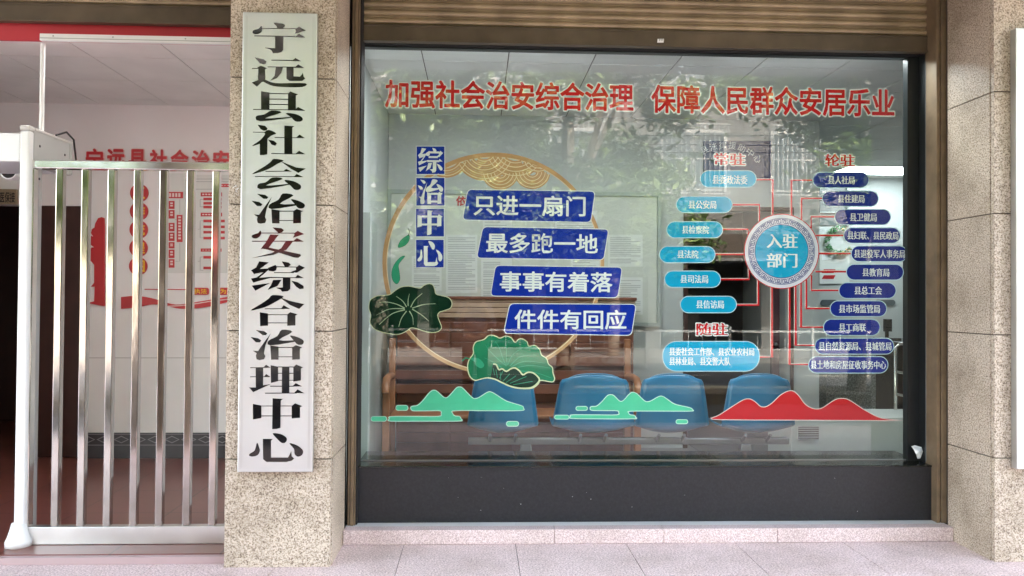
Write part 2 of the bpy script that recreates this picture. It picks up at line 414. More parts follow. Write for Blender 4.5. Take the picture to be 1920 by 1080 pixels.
# pavement: paving slabs with open joints on a dark bed
mb = MB(); bed = MB(); bed.box(-14, 14, -3.5, .60, -.25, -.006)
T = .662; xj = uz(967, 1023, 0).x % T
y_edges = [Y_RISER+.10, -.18, -.18-T, -.18-2*T, -.18-3*T, -.18-4*T, -.18-5*T]
for r in range(len(y_edges)-1):
    k = -21
    while xj+k*T < 13:
        x0 = xj+k*T; mb.box(x0+.0016, x0+T-.0016, y_edges[r+1]+.0016, y_edges[r]-.0016, -.20, 0); k += 1
pv = mb.obj('pavement', MATS['paving_granite'], bevel=.0015); struct(pv)
struct(bed.obj('pavement_bed', 'grout'))
struct(MB().box(-30, 30, -3.66, -3.51, -.25, .0).obj('kerb', mat('kerb_stone', (.36, .35, .34), .8, var=.1)))
struct(MB().box(-60, 60, -14.5, -3.66, -.25, -.14).obj('road', 'asphalt'))
mk = MB()
for k in range(-8, 9): mk.box(k*4-1, k*4+1, -11.2, -11.05, -.139, -.136)
mk.box(-60, 60, -8.25, -8.12, -.139, -.136)
struct(MB().box(-30, 30, -7.6, -6.4, -.139, .02).obj('planting_strip', mat('soil', (.09, .075, .05), .95, var=.3)))
struct(mk.obj('road_marking', mat('road_paint', (.38, .36, .30), .7)))
struct(MB().box(-60, 60, -18, -14.5, -.25, 0).obj('far_pavement', mat('far_paving', (.13, .125, .12), .8, var=.1)))

# ------------------------------------------------------------------ our building: shell behind and above the shopfront
bd = thing('building', 'dark upper floors and canopy of the building over the shopfront', 'building', (1, 3, 0))
MB().box(-12, 12, -1.7, .50, 3.62, 3.80).obj('canopy_slab', mat('soffit', (.55, .53, .50), .85, var=.05), bd)
MB().box(-12, 12, .3, 9, 3.81, 9.5).obj('upper_wall', mat('render_beige', (.5, .47, .42), .85), bd)
m_ = MB(); m_.box(-12, 12, .56, 9, 3.45, 3.615)
m_.box(-12, -6.4, .3, 9, -.2, 3.45); m_.box(-6.4, -4.25, .3, .6, -.2, 3.45); m_.box(3.56, 12, .3, .62, -.2, 3.45); m_.box(-6.4, 12, 8.6, 9, -.2, 3.45); m_.box(6.8, 12, .63, 8.59, -.2, 3.45)
m_.obj('shell_wall', 'wall_grey', bd)

# ------------------------------------------------------------------ granite pillars
JZ = [0, .5829, 1.2766, 1.9635, 2.6557, 3.35, 3.60]
def pillar(x0, x1, label, left_side=True, right_side=True):
    t = thing('granite_pillar', label, 'pillar', ((x0+x1)/2, .2, 0), 'granite clad pillars of the shopfront')
    MB().box(x0+.012, x1-.012, .012, .55, 0, 3.61).obj('grout_core', 'grout', t)
    g = .0027
    for i in range(len(JZ)-1):
        z0, z1 = JZ[i]+(g if i else 0), JZ[i+1]-g
        m = MB(); m.box(x0+.004, x1-.004, 0, .03, z0, z1)
        m.box(x0, x0+.03, .0335, .44, z0, z1); m.box(x1-.03, x1, .0335, .44, z0, z1)
        m.obj('stone_course', 'cladding_granite', t, bevel=.0015)
    return t
pillar(XA0, XA1, 'speckled granite pillar carrying the tall steel name plate')
pillar(XB0, XB1, 'speckled granite pillar right of the window at the right edge')

# small peeled paper scrap on the left pillar
mm = MB()
for k in range(9):
    cx, cy = 442+random.uniform(-5, 7), 357+random.uniform(-9, 12); a = [(cx+random.uniform(-4, 4), cy+random.uniform(-4, 4)) for _ in range(3)]
    mm.plate(P(a, -.001-.0004*k), -.0012-.0004*k, .0006)
tag(mm.obj('paper_scrap', 'white_vinyl'), 'torn white scrap of paper stuck to the left pillar edge', 'paper scrap')

# ------------------------------------------------------------------ steel name plate with its thirteen characters
sx0, sx1, sz0, sz1 = -1.2826, -.8826, .5187, 3.004
YS = -.03
sp_ = thing('name_plate', 'tall brushed steel plate with thirteen black vertical characters on the left pillar', 'sign', ((sx0+sx1)/2, -.01, sz0))
MB().box(sx0, sx1, YS, -.0015, sz0, sz1).obj('plate', 'steel_sign', sp_, bevel=.004)
gm = MB()
for a in (.018, .024):
    gm.ribbon([(sx0+a, sz0+a), (sx1-a, sz0+a), (sx1-a, sz1-a), (sx0+a, sz1-a)], .0016, YS-.0006, True)
gm.obj('border_line', mat('steel_groove', (.52, .53, .53), .4, 1.), sp_)
GL = {}
GL['宁'] = (20, [[(263,82),(300,84),(325,88),(340,98),(332,113),(315,122),(290,122),(283,105)],[(180,103),(186,120),(180,145),(155,158),(130,157),(120,145),(130,130),(160,122)],[(183,118),(412,118),(412,123),(183,123)],[(409,123),(435,108),(481,134),(405,157),(415,140)],[(133,167),(410,171),(410,178),(133,173)],[(405,180),(435,155),(478,181)],[(273,176),(329,176),(327,265),(315,280),(290,286),(258,287),(250,270),(235,260),(205,252),(205,249),(273,254)]])
GL['远'] = (20, [[(135,315),(195,328),(215,343),(208,360),(190,362),(170,355)],[(117,387),(165,387),(165,392),(117,392)],[(150,388),(178,373),(222,392),(205,397),(205,470),(160,474),(160,392)],[(115,485),(160,468),(200,465),(150,513)],[(183,470),(205,466),(245,482),(300,490),(478,490),(455,515),(320,515),(240,503)],[(248,332),(390,333),(390,339),(248,337)],[(385,341),(410,319),(447,341)],[(222,377),(410,378),(410,384),(222,382)],[(403,386),(428,362),(470,387)],[(278,382),(326,382),(315,420),(285,455),(240,473),(270,440)],[(350,382),(398,382),(398,443),(440,445),(455,430),(460,418),(466,445),(476,458),(455,474),(370,474),(350,460)]])
GL['县'] = (20, [[(178,543),(235,553),(235,668),(178,665)],[(235,556),(362,558),(362,564),(235,562)],[(360,560),(375,545),(428,565),(413,572),(413,668),(360,668)],[(235,593),(360,595),(360,601),(235,600)],[(235,629),(360,631),(360,637),(235,636)],[(125,664),(410,667),(410,673),(125,669)],[(400,674),(428,650),(478,676)],[(250,673),(316,687),(205,727),(385,716),(385,722),(172,746),(145,712),(200,700)],[(345,693),(400,695),(445,712),(460,733),(445,748),(415,748),(395,735),(380,718)]])
GL['社'] = (20, [[(155,770),(205,777),(222,795),(215,808),(195,810),(175,800)],[(123,817),(205,818),(205,823),(123,822)],[(200,822),(230,805),(280,828),(245,845),(190,890),(117,913),(170,875),(205,835)],[(170,885),(222,855),(220,970),(195,975),(170,975)],[(225,870),(265,878),(285,895),(275,912),(250,905)],[(335,775),(402,780),(389,790),(389,966),(335,966)],[(270,853),(420,856),(420,860),(270,858)],[(412,859),(438,836),(474,860)],[(247,962),(420,965),(420,970),(247,967)],[(408,968),(435,945),(477,969)]])
GL['会'] = (300, [[(265,-8),(330,3),(290,25),(220,65),(117,95),(190,50),(240,15)],[(310,8),(345,22),(415,50),(480,58),(430,87),(380,60)],[(208,74),(340,73),(340,78),(208,79)],[(322,78),(348,60),(387,78)],[(137,109),(410,109),(410,114),(137,114)],[(398,115),(418,94),(464,115)],[(255,118),(325,128),(210,172),(380,160),(380,165),(175,197),(160,162),(210,150)],[(335,136),(395,142),(440,165),(448,185),(435,200),(405,200),(375,172)]])
ZHI = [[(150,228),(205,235),(227,250),(218,262),(195,262)],[(115,275),(165,283),(187,298),(178,311),(150,310)],[(250,250),(215,330),(205,385),(214,405),(205,425),(175,430),(155,425),(150,400),(155,385),(130,367),(165,370),(185,340)],[(325,226),(397,240),(305,295),(425,297),(425,305),(250,331),(235,300),(295,268)],[(380,265),(430,275),(468,295),(473,312),(460,326),(430,325),(408,300)],[(248,332),(303,340),(303,428),(253,428)],[(303,342),(400,342),(400,348),(303,348)],[(395,345),(420,330),(463,345),(447,352),(447,425),(395,428)],[(303,406),(397,406),(397,411),(303,411)]]
GL['治'] = (300, ZHI)
GL['安'] = (300, [[(255,455),(315,460),(333,473),(320,488),(295,492),(280,478)],[(172,476),(180,492),(170,515),(145,530),(120,525),(115,510),(135,500),(160,492)],[(178,490),(402,491),(402,496),(178,496)],[(400,494),(425,478),(470,500),(392,525),(405,505)],[(117,545),(400,545),(400,551),(117,551)],[(390,551),(420,527),(468,552)],[(240,503),(297,505),(225,597),(175,600),(215,550)],[(180,597),(225,590),(330,612),(440,635),(448,646),(430,660),(400,658),(320,632),(220,605)],[(345,548),(395,548),(350,605),(260,640),(115,662),(250,628),(315,595)]])
GL['综'] = (300, [[(165,684),(230,692),(165,738),(115,752),(110,745),(145,725)],[(115,748),(170,735),(240,731),(190,775),(165,795),(250,788),(250,793),(125,828),(110,800),(150,792),(195,757),(130,770)],[(115,848),(180,838),(240,830),(140,882)],[(225,728),(275,708),(285,720),(280,745),(260,752),(230,748)],[(318,684),(365,692),(380,708),(360,721),(340,722)],[(280,718),(420,720),(420,725),(280,724)],[(413,727),(435,708),(475,727),(420,760),(375,757),(415,742)],[(265,758),(400,758),(400,763),(265,763)],[(245,790),(420,792),(420,797),(245,796)],[(405,797),(425,775),(468,797)],[(325,794),(377,794),(375,870),(360,885),(320,889),(310,875),(278,862),(325,860)],[(260,810),(315,808),(290,850),(222,877),(245,845)],[(383,815),(425,825),(465,850),(465,868),(440,872),(415,855)]])
GL['合'] = (300, [[(255,912),(330,920),(280,955),(205,993),(107,1016),(180,970),(230,935)],[(303,926),(370,950),(470,973),(435,1005),(375,980)],[(203,1002),(335,1001),(335,1006),(203,1007)],[(312,1005),(330,980),(375,1005)],[(170,1028),(225,1036),(225,1118),(172,1121)],[(225,1042),(360,1042),(360,1047),(225,1047)],[(356,1042),(375,1027),(425,1042),(410,1050),(410,1117),(355,1119)],[(225,1097),(357,1097),(357,1102),(225,1102)]])
GL['治.'] = (600, [[(x-7, y-160) for x, y in s_] for s_ in ZHI])
GL['理'] = (600, [[(105,319),(192,319),(192,324),(105,324)],[(188,324),(212,302),(243,322)],[(142,320),(192,320),(192,445),(142,458)],[(105,381),(200,381),(200,386),(105,386)],[(195,386),(212,364),(243,385)],[(97,455),(145,455),(195,440),(245,432),(125,487)],[(243,305),(293,315),(293,413),(245,425)],[(293,314),(402,314),(402,320),(293,320)],[(396,318),(415,300),(462,320),(447,328),(447,408),(396,416)],[(293,357),(400,357),(400,362),(293,362)],[(293,404),(400,404),(400,409),(293,409)],[(320,318),(369,318),(369,492),(318,492)],[(240,444),(400,444),(400,450),(240,450)],[(388,449),(412,426),(455,448)],[(205,491),(420,490),(420,496),(205,497)],[(400,493),(425,468),(470,494)]])
GL['中'] = (600, [[(123,566),(180,577),(180,662),(123,672)],[(180,578),(389,578),(389,583),(180,583)],[(385,580),(408,562),(457,582),(441,588),(441,660),(385,665)],[(180,645),(387,645),(387,650),(180,650)],[(256,528),(327,533),(311,543),(309,727),(285,735),(253,737)]])
GL['心'] = (600, [[(150,828),(165,860),(170,885),(155,912),(120,922),(97,915),(105,900),(135,880)],[(190,802),(258,803),(245,815),(245,928),(360,928),(370,910),(382,885),(385,920),(402,935),(385,950),(350,958),(215,958),(192,940)],[(257,765),(310,770),(345,790),(352,810),(340,828),(315,828),(285,800)],[(370,832),(420,845),(455,872),(462,895),(450,915),(425,922),(405,905),(400,870)]])
def relax(pts):
    """round the fat teardrop strokes a little, keep thin bars and serifs sharp"""
    return smooth(pts, 3) if len(pts) >= 7 and pts[0][1] != pts[1][1] and len(pts) < 9 else pts
for ch, (oy, strokes) in GL.items():
    m = MB()
    for q, st in enumerate(strokes):
        m.plate(P(crop(relax(st), 440, oy, 3.6), YS-.0008), YS-.0010-.00006*q, .0008)
    m.obj('character', 'sign_black', sp_)

# a second steel plate at the right edge
s2 = thing('name_plate', 'blank looking steel plate cut by the right edge of the view', 'sign', (3.2, -.02, .5))
xx = X(1906, -.05)
MB().box(xx, xx+.4, -.05, -.0015, Z(880, -.05, 1906), Z(52, -.05, 1906)).obj('plate', 'steel_sign', s2, bevel=.003)

# ------------------------------------------------------------------ the shop window: step, base, frame, glass, shutter
st = thing('entrance_step', 'low pinkish granite step with white tiled top under the window', 'step', (1, .45, 0))
m = MB(); xs = XA1+.002
for px in (1040, 1245, 1458, 9999):
    xe = min(X(px, Y_RISER, 1005), XB0-.002); m.box(xs+.001, xe-.001, Y_RISER, Y_RISER+.085, 0.001, Z_STEP); xs = xe
m.obj('riser', 'step_granite', st, bevel=.003)
m = MB(); xs = XA1+.002
for px in (684, 967, 1240, 1508, 9999):
    xe = min(X(px, .5, 983), XB0-.002); m.box(xs+.001, xe-.001, Y_RISER+.086, .62, .02, Z_STEP-.001); xs = xe
m.obj('tiled_top', 'sill_white', st)

sw = thing('shop_window', 'large black framed shop window on a black granite base', 'window', ((XL+XR)/2, .6, Z_STEP))
MB().box(XL, XR, Y_BASE, 1.0, Z_STEP+.0005, Z_LEDGE-.012).obj('base_panel', 'dark_granite', sw)
MB().box(XL, XR, Y_BASE-.006, 1.02, Z_LEDGE-.0115, Z_LEDGE).obj('ledge', 'ledge_granite', sw, bevel=.003)
ZT = 3.058
XGR = X(1697.5, Y_GLASS); XGL = X(676.5, Y_GLASS)
m = MB()
m.box(XGR, XGR+.075, Y_GLASS-.028, Y_GLASS+.03, Z_LEDGE+.0005, ZT)          # right stile
m.box(XL, XGL, Y_GLASS-.028, Y_GLASS+.03, Z_LEDGE+.0005, ZT)
m.box(XGL, XGR, Y_GLASS-.026, Y_GLASS+.028, Z(90, Y_GLASS, 680), ZT)
m.obj('frame', 'black_frame', sw, bevel=.002)
m = MB(); m.box(XGR+.076, XR+.004, .60, Y_GLASS+.03, Z_LEDGE+.0005, ZT)
m.obj('jamb_panel', 'black_frame', sw, bevel=.003)
m = MB(); a = X(1729, .64)
m.tube([(a, .597, Z_LEDGE+.01), (a+.001, .597, 1.6), (a, .597, ZT-.05)], .0022, 6).obj('sealant_bead', mat('sealant', (.16, .17, .17), .4), sw)
MB().quad((XGL, Y_GLASS, Z_LEDGE), (XGR, Y_GLASS, Z_LEDGE), (XGR, Y_GLASS, ZT-.01), (XGL, Y_GLASS, ZT-.01)).obj('glass', glass_mat(), sw)
m = MB()
m.box(XGL+.001, XGR-.001, Y_GLASS-.012, Y_GLASS-.002, Z_LEDGE, Z_LEDGE+.006).obj('bottom_bead', 'chair_metal', sw)

def shutter(x0, x1, yf, zbar0, zbar1, ztop, label, rows):
    t = thing('roller_shutter', label, 'shutter', ((x0+x1)/2, yf, zbar0), 'bronze roller shutters')
    m = MB(); pitch = .0515; z = zbar1+.004; n = 0
    prof = [(0, 0), (-.004, .004), (-.013, .010), (-.018, .020), (-.0175, .029), (-.012, .036), (-.004, .039), (-.003, .042), (-.009, .044), (-.009, .049), (-.002, .0515)]
    while z < ztop:
        for i in range(len(prof)-1):
            (a, b), (c, d) = prof[i], prof[i+1]
            m.add([(x0, yf+.02+a, z+b), (x1, yf+.02+a, z+b), (x1, yf+.02+c, z+d), (x0, yf+.02+c, z+d)], [(0, 1, 2, 3)], True)
        z += pitch
    m.obj('slats', 'bronze', t)
    m = MB(); m.box(x0, x1, yf-.004, yf+.03, zbar0+.012, zbar1); m.box(x0, x1, yf-.016, yf+.034, zbar0, zbar0+.012); m.box(x0, x1, yf-.009, yf-.004, zbar1-.016, zbar1-.006)
    m.obj('bottom_bar', 'bronze_bar', t, bevel=.002)
    return t
YSH = .585
sh = shutter(X(673, YSH)+.001, X(1757, YSH), YSH, Z(88, YSH, 1210), Z(56, YSH, 1210), 3.60, 'bronze roller shutter rolled up above the shop window', 8)
# white specks of old adhesive and a sticker on the bar
q = P([(1233, 73), (1245, 73), (1244, 80), (1232, 80)], YSH-.0165)
stk = thing('shutter_sticker', 'tiny white sticker on the shutter bar above the window', 'sticker', (q[0][0], YSH, q[0][1]))
MB().plate(q, YSH-.0185, .001).obj('label_sheet', 'white_vinyl', stk)
mk = MB()
for dx in (1236, 1240): mk.ribbon(P([(dx, 74.5), (dx-.3, 79)], YSH), .0025, YSH-.0192)
mk.ribbon(P([(1234, 76.5), (1243.5, 76.5)], YSH), .002, YSH-.0194)
mk.obj('print', 'black_plastic', stk)

def rail(px0, px1, side, label):
    yr0 = .475
    x0, x1 = X(px0, yr0), X(px1, yr0)
    t = thing('guide_rail', label, 'guide rail', ((x0+x1)/2, .55, Z_STEP), 'shutter guide rails')
    wd = x1-x0; z0, z1 = Z_STEP, 3.61; m = MB()
    m.box(x0, x0+wd*.28, yr0+.004, .61, z0, z1); m.box(x0+wd*.28, x0+wd*.36, yr0+.016, .60, z0, z1); m.box(x0+wd*.36, x0+wd*.80, yr0, .61, z0, z1)
    m.box(x0+wd*.80, x0+wd*.87, yr0+.016, .60, z0, z1); m.box(x0+wd*.87, x1, yr0+.006, .61, z0, z1)
    m.obj('channel', 'bronze_rail' if side < 0 else 'bronze_rail', t, bevel=.0015)
    return t
rail(655.5, 669.5, -1, 'thin bronze shutter rail between left pillar and window')
rail(1757, 1779, 1, 'thin bronze shutter rail between window and right pillar')
MB().box(XA1, XL+.02, .50, .64, Z_STEP, 3.61).obj('gap_filler', 'shadow_gap', bd)
MB().box(XR-.002, XB0+.002, .50, .64, Z_STEP, 3.61).obj('gap_filler', 'shadow_gap', bd)
MB().box(XA1-.3, XB0+.3, .63, .70, ZT+.0005, 3.61).obj('lintel', 'shadow_gap', bd)

# dried bit of white plastic on the ledge
m = MB(); q = crop([(176,205),(205,200),(248,212),(250,240),(235,285),(218,288),(200,255),(190,225)], 1660, 780, 3.6)
pl = [uy(x, y, .635) for x, y in q]; vs = [(v.x, .635+random.uniform(-.012, .012), max(v.z, Z_LEDGE+.001)) for v in pl]
c = sum((Vector(v) for v in vs), Vector())/len(vs); c.y -= .02
m.add([c]+vs, [(0, i+1, (i+1) % len(vs)+1) for i in range(len(vs))])
so = m.obj('plastic_scrap', 'frosted_cloth'); tag(so, 'crumpled white plastic scrap in the right corner of the window ledge', 'plastic scrap')
sm_ = so.modifiers.new('thick', 'SOLIDIFY'); sm_.thickness = .001
# flecks of paint on the black base
m = MB()
for k in range(13):
    px, py = random.uniform(680, 1745), random.choice([random.uniform(880, 970), random.uniform(930, 972)])
    s = random.uniform(.35, .8); m.plate(P([(px-s, py), (px, py-s), (px+s, py+.2*s), (px+.2*s, py+s)], Y_BASE), Y_BASE-.0004, 0)
m.obj('paint_flecks', 'white_vinyl', sw)

# =================================================================== DECALS ON THE GLASS
def Yl(k): return Y_DEC-.0007*k
def panel(mb, pts, k, t=.0004): mb.plate(P(pts, Yl(k)), Yl(k), t)
def line(mb, pts, wpx, k, closed=False):
    s = (Y_DEC-CAM.y)/FPX
    mb.ribbon(P(pts, Yl(k)), [a*s for a in wpx] if isinstance(wpx, list) else wpx*s, Yl(k), closed)
def decal(name, label, cat, x, y, group=None): return thing(name, label, cat, tuple(uy(x, y, Y_DEC)), group)

for s_, x0, x1, y0, y1, lab in (('加强社会治安综合治理', 722, 1188, 152.5, 206, 'red white edged slogan of ten characters, left half above the gold ring'),
                                ('保障人民群众安居乐业', 1221, 1677, 162.5, 216, 'red white edged slogan of ten characters, right half above the chart')):
    t = decal('slogan_lettering', lab, 'lettering', (x0+x1)/2, y1, 'red slogan across the top of the glass')
    r = trect(x0, y0, x1, y1, Y_DEC)
    m = MB(); text(m, s_, r, Yl(1), .026); m.obj('lettering', 'red_vinyl', t)
    m = MB(); text(m, s_, r, Yl(0), .072, ref=.026); m.obj('outline', 'white_vinyl', t)

# gold ring
t = decal('ring_decal', 'large brown gold circle with wave pattern at its top on the glass', 'decal', 925, 700)
cx, cy, rr = 925, 494, 204
def arc(cx, cy, r, a0, a1, n=20, ry=None): return [(cx+r*math.cos(R(a0+(a1-a0)*i/n)), cy-(ry or r)*math.sin(R(a0+(a1-a0)*i/n))) for i in range(n+1)]
m = MB(); line(m, arc(cx, cy, rr, 0, 360, 120)[:-1], 8, 0, True); m.obj('ring', 'gold_vinyl', t)
m = MB(); line(m, arc(cx+.8, cy+1.2, rr-3.5, 0, 360, 120)[:-1], 1.5, 1, True); m.obj('pale_edge', 'gold_pale', t)
wv, wp = MB(), MB()
def inring(p): return (p[0]-cx)**2+(p[1]-cy)**2 < (rr-4)**2
for ci, (wx, wy, w_r, ratio, nb, a0, a1, ymin) in enumerate(((836, 287, 41, 1.03, 4, 180, 360, 0), (908, 281, 54, 1.0, 6, 180, 360, 0), (967, 277, 55, .95, 6, 180, 360, 0), (938, 324, 31, .92, 4, 170, 370, 322), (998, 322, 31, .95, 4, 170, 370, 320), (1010, 300, 26, .8, 3, 180, 360, 300))):
    cand = smooth(arc(wx, wy, w_r, a0, a1, 18, w_r*ratio), 1, False)
    body = [p for p in arc(wx, wy, w_r, 180, 360, 24, w_r*ratio) if inring(p)]
    for b in range(nb):
        r_ = w_r*(1-b/(nb+.6)); seg = [p for p in arc(wx, wy, r_, 182, 358, 24, r_*ratio) if inring(p)]
        if len(seg) > 3:
            line(wv, seg, w_r/(nb+.6)*.95, 2+.05*ci); line(wp, seg, 1.7, 2.5+.05*ci)
wv.obj('wave_band', 'gold_vinyl', t); wp.obj('wave_line', 'gold_pale', t)

# blue squares
for ch, key, (x0, y0, x1, y1) in (('综', '综', (780.5, 274, 834, 327)), ('治', '治', (780, 333, 834, 386)), ('中', '中', (779.5, 391, 833, 444)), ('心', '心', (779.5, 449, 832.5, 502))):
    pos = {'综': 'topmost blue square with a white character, above the others', '治': 'second blue square from the top of the column', '中': 'third blue square, just above the lowest of the column', '心': 'lowest blue square of the column, above the dark lotus leaf'}[ch]
    t = decal('character_tile', pos, 'decal', (x0+x1)/2, y1, 'blue square character tiles')
    m = MB(); panel(m, [(x0, y0), (x1, y0), (x1, y1), (x0, y1)], 2.2); m.obj('tile', 'blue_vinyl', t)
    m = MB(); line(m, [(x0, y0), (x1, y0), (x1, y1), (x0, y1)], 1.2, 2.6, True); m.obj('edge', 'white_vinyl', t)
    st_ = GL[key][1]; xs = [p[0] for s in st_ for p in s]; ys = [p[1] for s in st_ for p in s]
    bx = (min(xs), max(xs), min(ys), max(ys)); m = MB(); pd = 3.2
    thick = 1.15
    for q, s in enumerate(st_):
        pts = [(x0+pd+(x-bx[0])/(bx[1]-bx[0])*(x1-x0-2*pd), y0+pd+(y-bx[2])/(bx[3]-bx[2])*(y1-y0-2*pd)) for x, y in relax(s)]
        hh = [p[1] for p in pts]
        if max(hh)-min(hh) < 2.2:     # hairlines are heavier in these squares
            mid = (max(hh)+min(hh))/2; pts = [(a, b+(1.2 if b > mid else -1.2)) for a, b in pts]
        m.plate(P(pts, Yl(3)), Yl(3)-.00004*q, .0003)
    m.obj('character', 'white_vinyl', t)

# blue slogan panels
for s_, poly, tr, lab in (
    ('只进一扇门', [(877, 355), (1116, 358.5), (1108, 417), (867, 412.5)], (888, 366.5, 1098, 405), 'slanted blue panel with white slogan, topmost of four'),
    ('最多跑一地', [(905.5, 425), (1141.5, 429.5), (1132, 487.5), (893.5, 484)], (911.5, 436.5, 1121, 475.5), 'slanted blue panel with white slogan, second from top'),
    ('事事有着落', [(929, 497.5), (1167, 501), (1158.5, 558.5), (919.5, 555)], (937, 509.5, 1148, 547.5), 'slanted blue panel with white slogan, third from top'),
    ('件件有回应', [(956, 569), (1193, 570.5), (1184, 629), (944, 625)], (964.5, 580.5, 1174.5, 617.5), 'slanted blue panel with white slogan, lowest, above the green lotus')):
    t = decal('slogan_sign', lab, 'decal', sum(p[0] for p in poly)/4, max(p[1] for p in poly), 'slanted blue slogan panels')
    c = (sum(p[0] for p in poly)/4, sum(p[1] for p in poly)/4)
    m = MB(); panel(m, roundpoly(poly, 9), 3.6); m.obj('panel', 'blue_vinyl', t)
    m = MB(); line(m, roundpoly(poly, 9), 1.4, 4.0, True); m.obj('edge', 'white_vinyl', t)
    m = MB(); text(m, s_, trect(*tr, Y_DEC), Yl(4.4), .019); m.obj('lettering', 'white_vinyl', t)

# lotus leaves
def leaf(name, lab, pts, k, mname, edge_m, edge_w, veins=(), vein_m='cream_line', vw=2.2):
    t = decal(name, lab, 'decal', sum(p[0] for p in pts)/len(pts), max(p[1] for p in pts)); sp = smooth(pts, 4)
    m = MB(); panel(m, sp, k); m.obj('blade', mname, t)
    m = MB(); line(m, sp, edge_w, k+.4, True); m.obj('rim', edge_m, t)
    if veins:
        m = MB()
        for v in veins:
            vv = smooth(v, 5, False); n = len(vv); line(m, vv, [vw*(1-.65*i/(n-1)) for i in range(n)], k+.7)
        m.obj('veins', vein_m, t)
    return t
C3 = lambda p: crop(p, 690, 520, 8.3056)
d1 = C3([(15,420),(40,350),(130,295),(270,280),(350,262),(430,200),(520,150),(640,138),(740,158),(820,165),(870,125),(950,100),(1010,120),(1040,190),(1060,260),(1150,285),(1260,320),(1308,400),(1280,480),(1180,520),(1110,545),(1085,600),(1120,700),(1145,780),(1100,840),(1000,860),(880,840),(760,800),(670,788),(610,830),(500,882),(380,885),(230,855),(110,810),(60,760),(30,690),(45,590),(15,500)])
ve = [C3(v) for v in ([(570,480),(450,420),(300,385),(180,390)],[(600,460),(540,370),(440,295)],[(625,445),(625,350),(645,255)],[(665,465),(730,350),(845,250)],[(690,480),(860,425),(1050,410)],[(690,495),(840,590),(950,685)],[(645,525),(695,620),(705,740)],[(600,525),(520,640),(478,770)],[(575,505),(370,570),(175,735)],[(570,490),(330,495),(130,590)])]
leaf('lotus_leaf', 'dark green wavy lotus leaf with pale veins, left below the column', d1, 2.6, 'leaf_dark', 'cream_line', 1.3, ve, 'sage_line', 2.0)
C4 = lambda p: crop(p, 860, 610, 7.715)
o2 = C4([(130,580),(150,500),(210,410),(210,320),(250,240),(365,205),(420,155),(480,142),(545,160),(600,185),(680,155),(760,180),(815,245),(870,200),(930,200),(990,240),(1015,300),(1100,290),(1170,350),(1200,430),(1270,480),(1300,560),(1355,610),(1365,690),(1388,770),(1365,815),(1310,815),(1185,795),(1150,850),(1060,910),(900,915),(760,890),(640,830),(520,780),(420,760),(330,775),(240,795),(170,750),(135,660)])
vv = [C4(v) for v in ([(690,590),(640,480),(590,330),(530,230)],[(690,590),(560,480),(430,350),(385,280)],[(700,580),(690,400),(700,250)],[(710,570),(780,430),(940,310)],[(740,590),(900,450),(1130,430)],[(760,600),(960,520),(1250,550)],[(850,610),(1050,580),(1330,620)],[(620,610),(480,520),(370,470)],[(900,660),(1100,680),(1340,760)])]
t = leaf('lotus_leaf', 'bright green lotus leaf with a folded dark lip above the chairs', o2, 4.6, 'leaf_green', 'cream_line', 1.8, vv, 'leaf_light', 1.8)
lip = C4([(470,760),(480,660),(500,560),(545,570),(580,640),(630,630),(690,665),(760,625),(820,618),(880,660),(930,715),(1000,680),(1080,690),(1150,750),(1160,800),(1110,860),(1030,895),(880,898),(740,865),(620,815),(540,780)])
m = MB(); panel(m, smooth(lip, 3), 5.5); m.obj('folded_lip', 'leaf_dark', t)
m = MB(); line(m, smooth(C4([(500,560),(545,570),(580,640),(630,630),(690,665),(760,625),(820,618),(880,660),(930,715),(1000,680),(1080,690),(1150,750),(1165,800),(1110,865),(1030,905),(880,908),(740,878),(620,825),(520,778),(420,758)]), 4, False), 2.6, 6, False); m.obj('lip_edge', 'cream_line', t)
m = MB()
for v in ([(520,720),(500,620)],[(560,760),(540,640)],[(590,770),(640,660)],[(640,810),(740,700)],[(680,830),(830,730)],[(740,840),(980,740)],[(790,860),(1070,810)],[(610,790),(600,680)]): line(m, C4(v), 1.0, 6.2)
m.obj('lip_veins', 'leaf_light', t)
m = MB(); panel(m, smooth(C4([(165,480),(260,470),(330,510),(370,580),(320,620),(250,580),(230,530)]), 3), 6.4); m.obj('bud', 'leaf_light', t)
m = MB(); line(m, C4([(50,515),(100,470),(160,485)]), 2.2, 6.4); m.obj('bud_stem', 'leaf_light', t)
C6 = lambda p: crop(p, 660, 400, 2.4545)
leaf('small_leaf', 'small pointed green leaf, upper one inside the gold ring', C6([(213,157),(222,128),(245,108),(263,100),(262,125),(243,148)]), 2, 'leaf_light', 'leaf_green', .8, [C6([(258,104),(264,85),(258,68)])], 'leaf_dark', 1.6)
leaf('small_leaf', 'drop shaped green leaf, lower one by the dark lotus leaf', C6([(243,198),(222,203),(195,235),(183,270),(187,305),(205,325),(220,305),(218,270),(215,235)]), 2, 'leaf_light', 'leaf_green', .8)

# mountains
C7 = lambda p: crop(p, 660, 600, 4)
C5 = lambda p: crop(p, 1020, 680, 5.647)
C8 = lambda p: crop(p, 1320, 640, 4.5)
def mountains(lab, pts, dashes, mname, k, edge='pink_edge', base_edge=True):
    t = decal('mountain_decal', lab, 'decal', sum(p[0] for p in pts)/len(pts), max(p[1] for p in pts), 'mountain silhouettes on the glass'); sp = smooth(pts, 4)
    m = MB(); panel(m, sp, k); m.obj('silhouette', mname, t)
    m = MB(); line(m, sp, 1.5, k+.4, True); m.obj('edge', edge, t)
    for x0, y0, x1, y1 in dashes:
        m = MB(); s = stadium(x0, y0, x1, y1); panel(m, s, k); d = m.obj('mist_dash', mname, t)
        m = MB(); line(m, s, 1.3, k+.4, True); m.obj('dash_edge', edge, d)
mat('mint_edge', (.55, .82, .70), .45)
dz = lambda C, L: [(*C([(a, b)])[0], *C([(c, d)])[0]) for a, b, c, d in L]
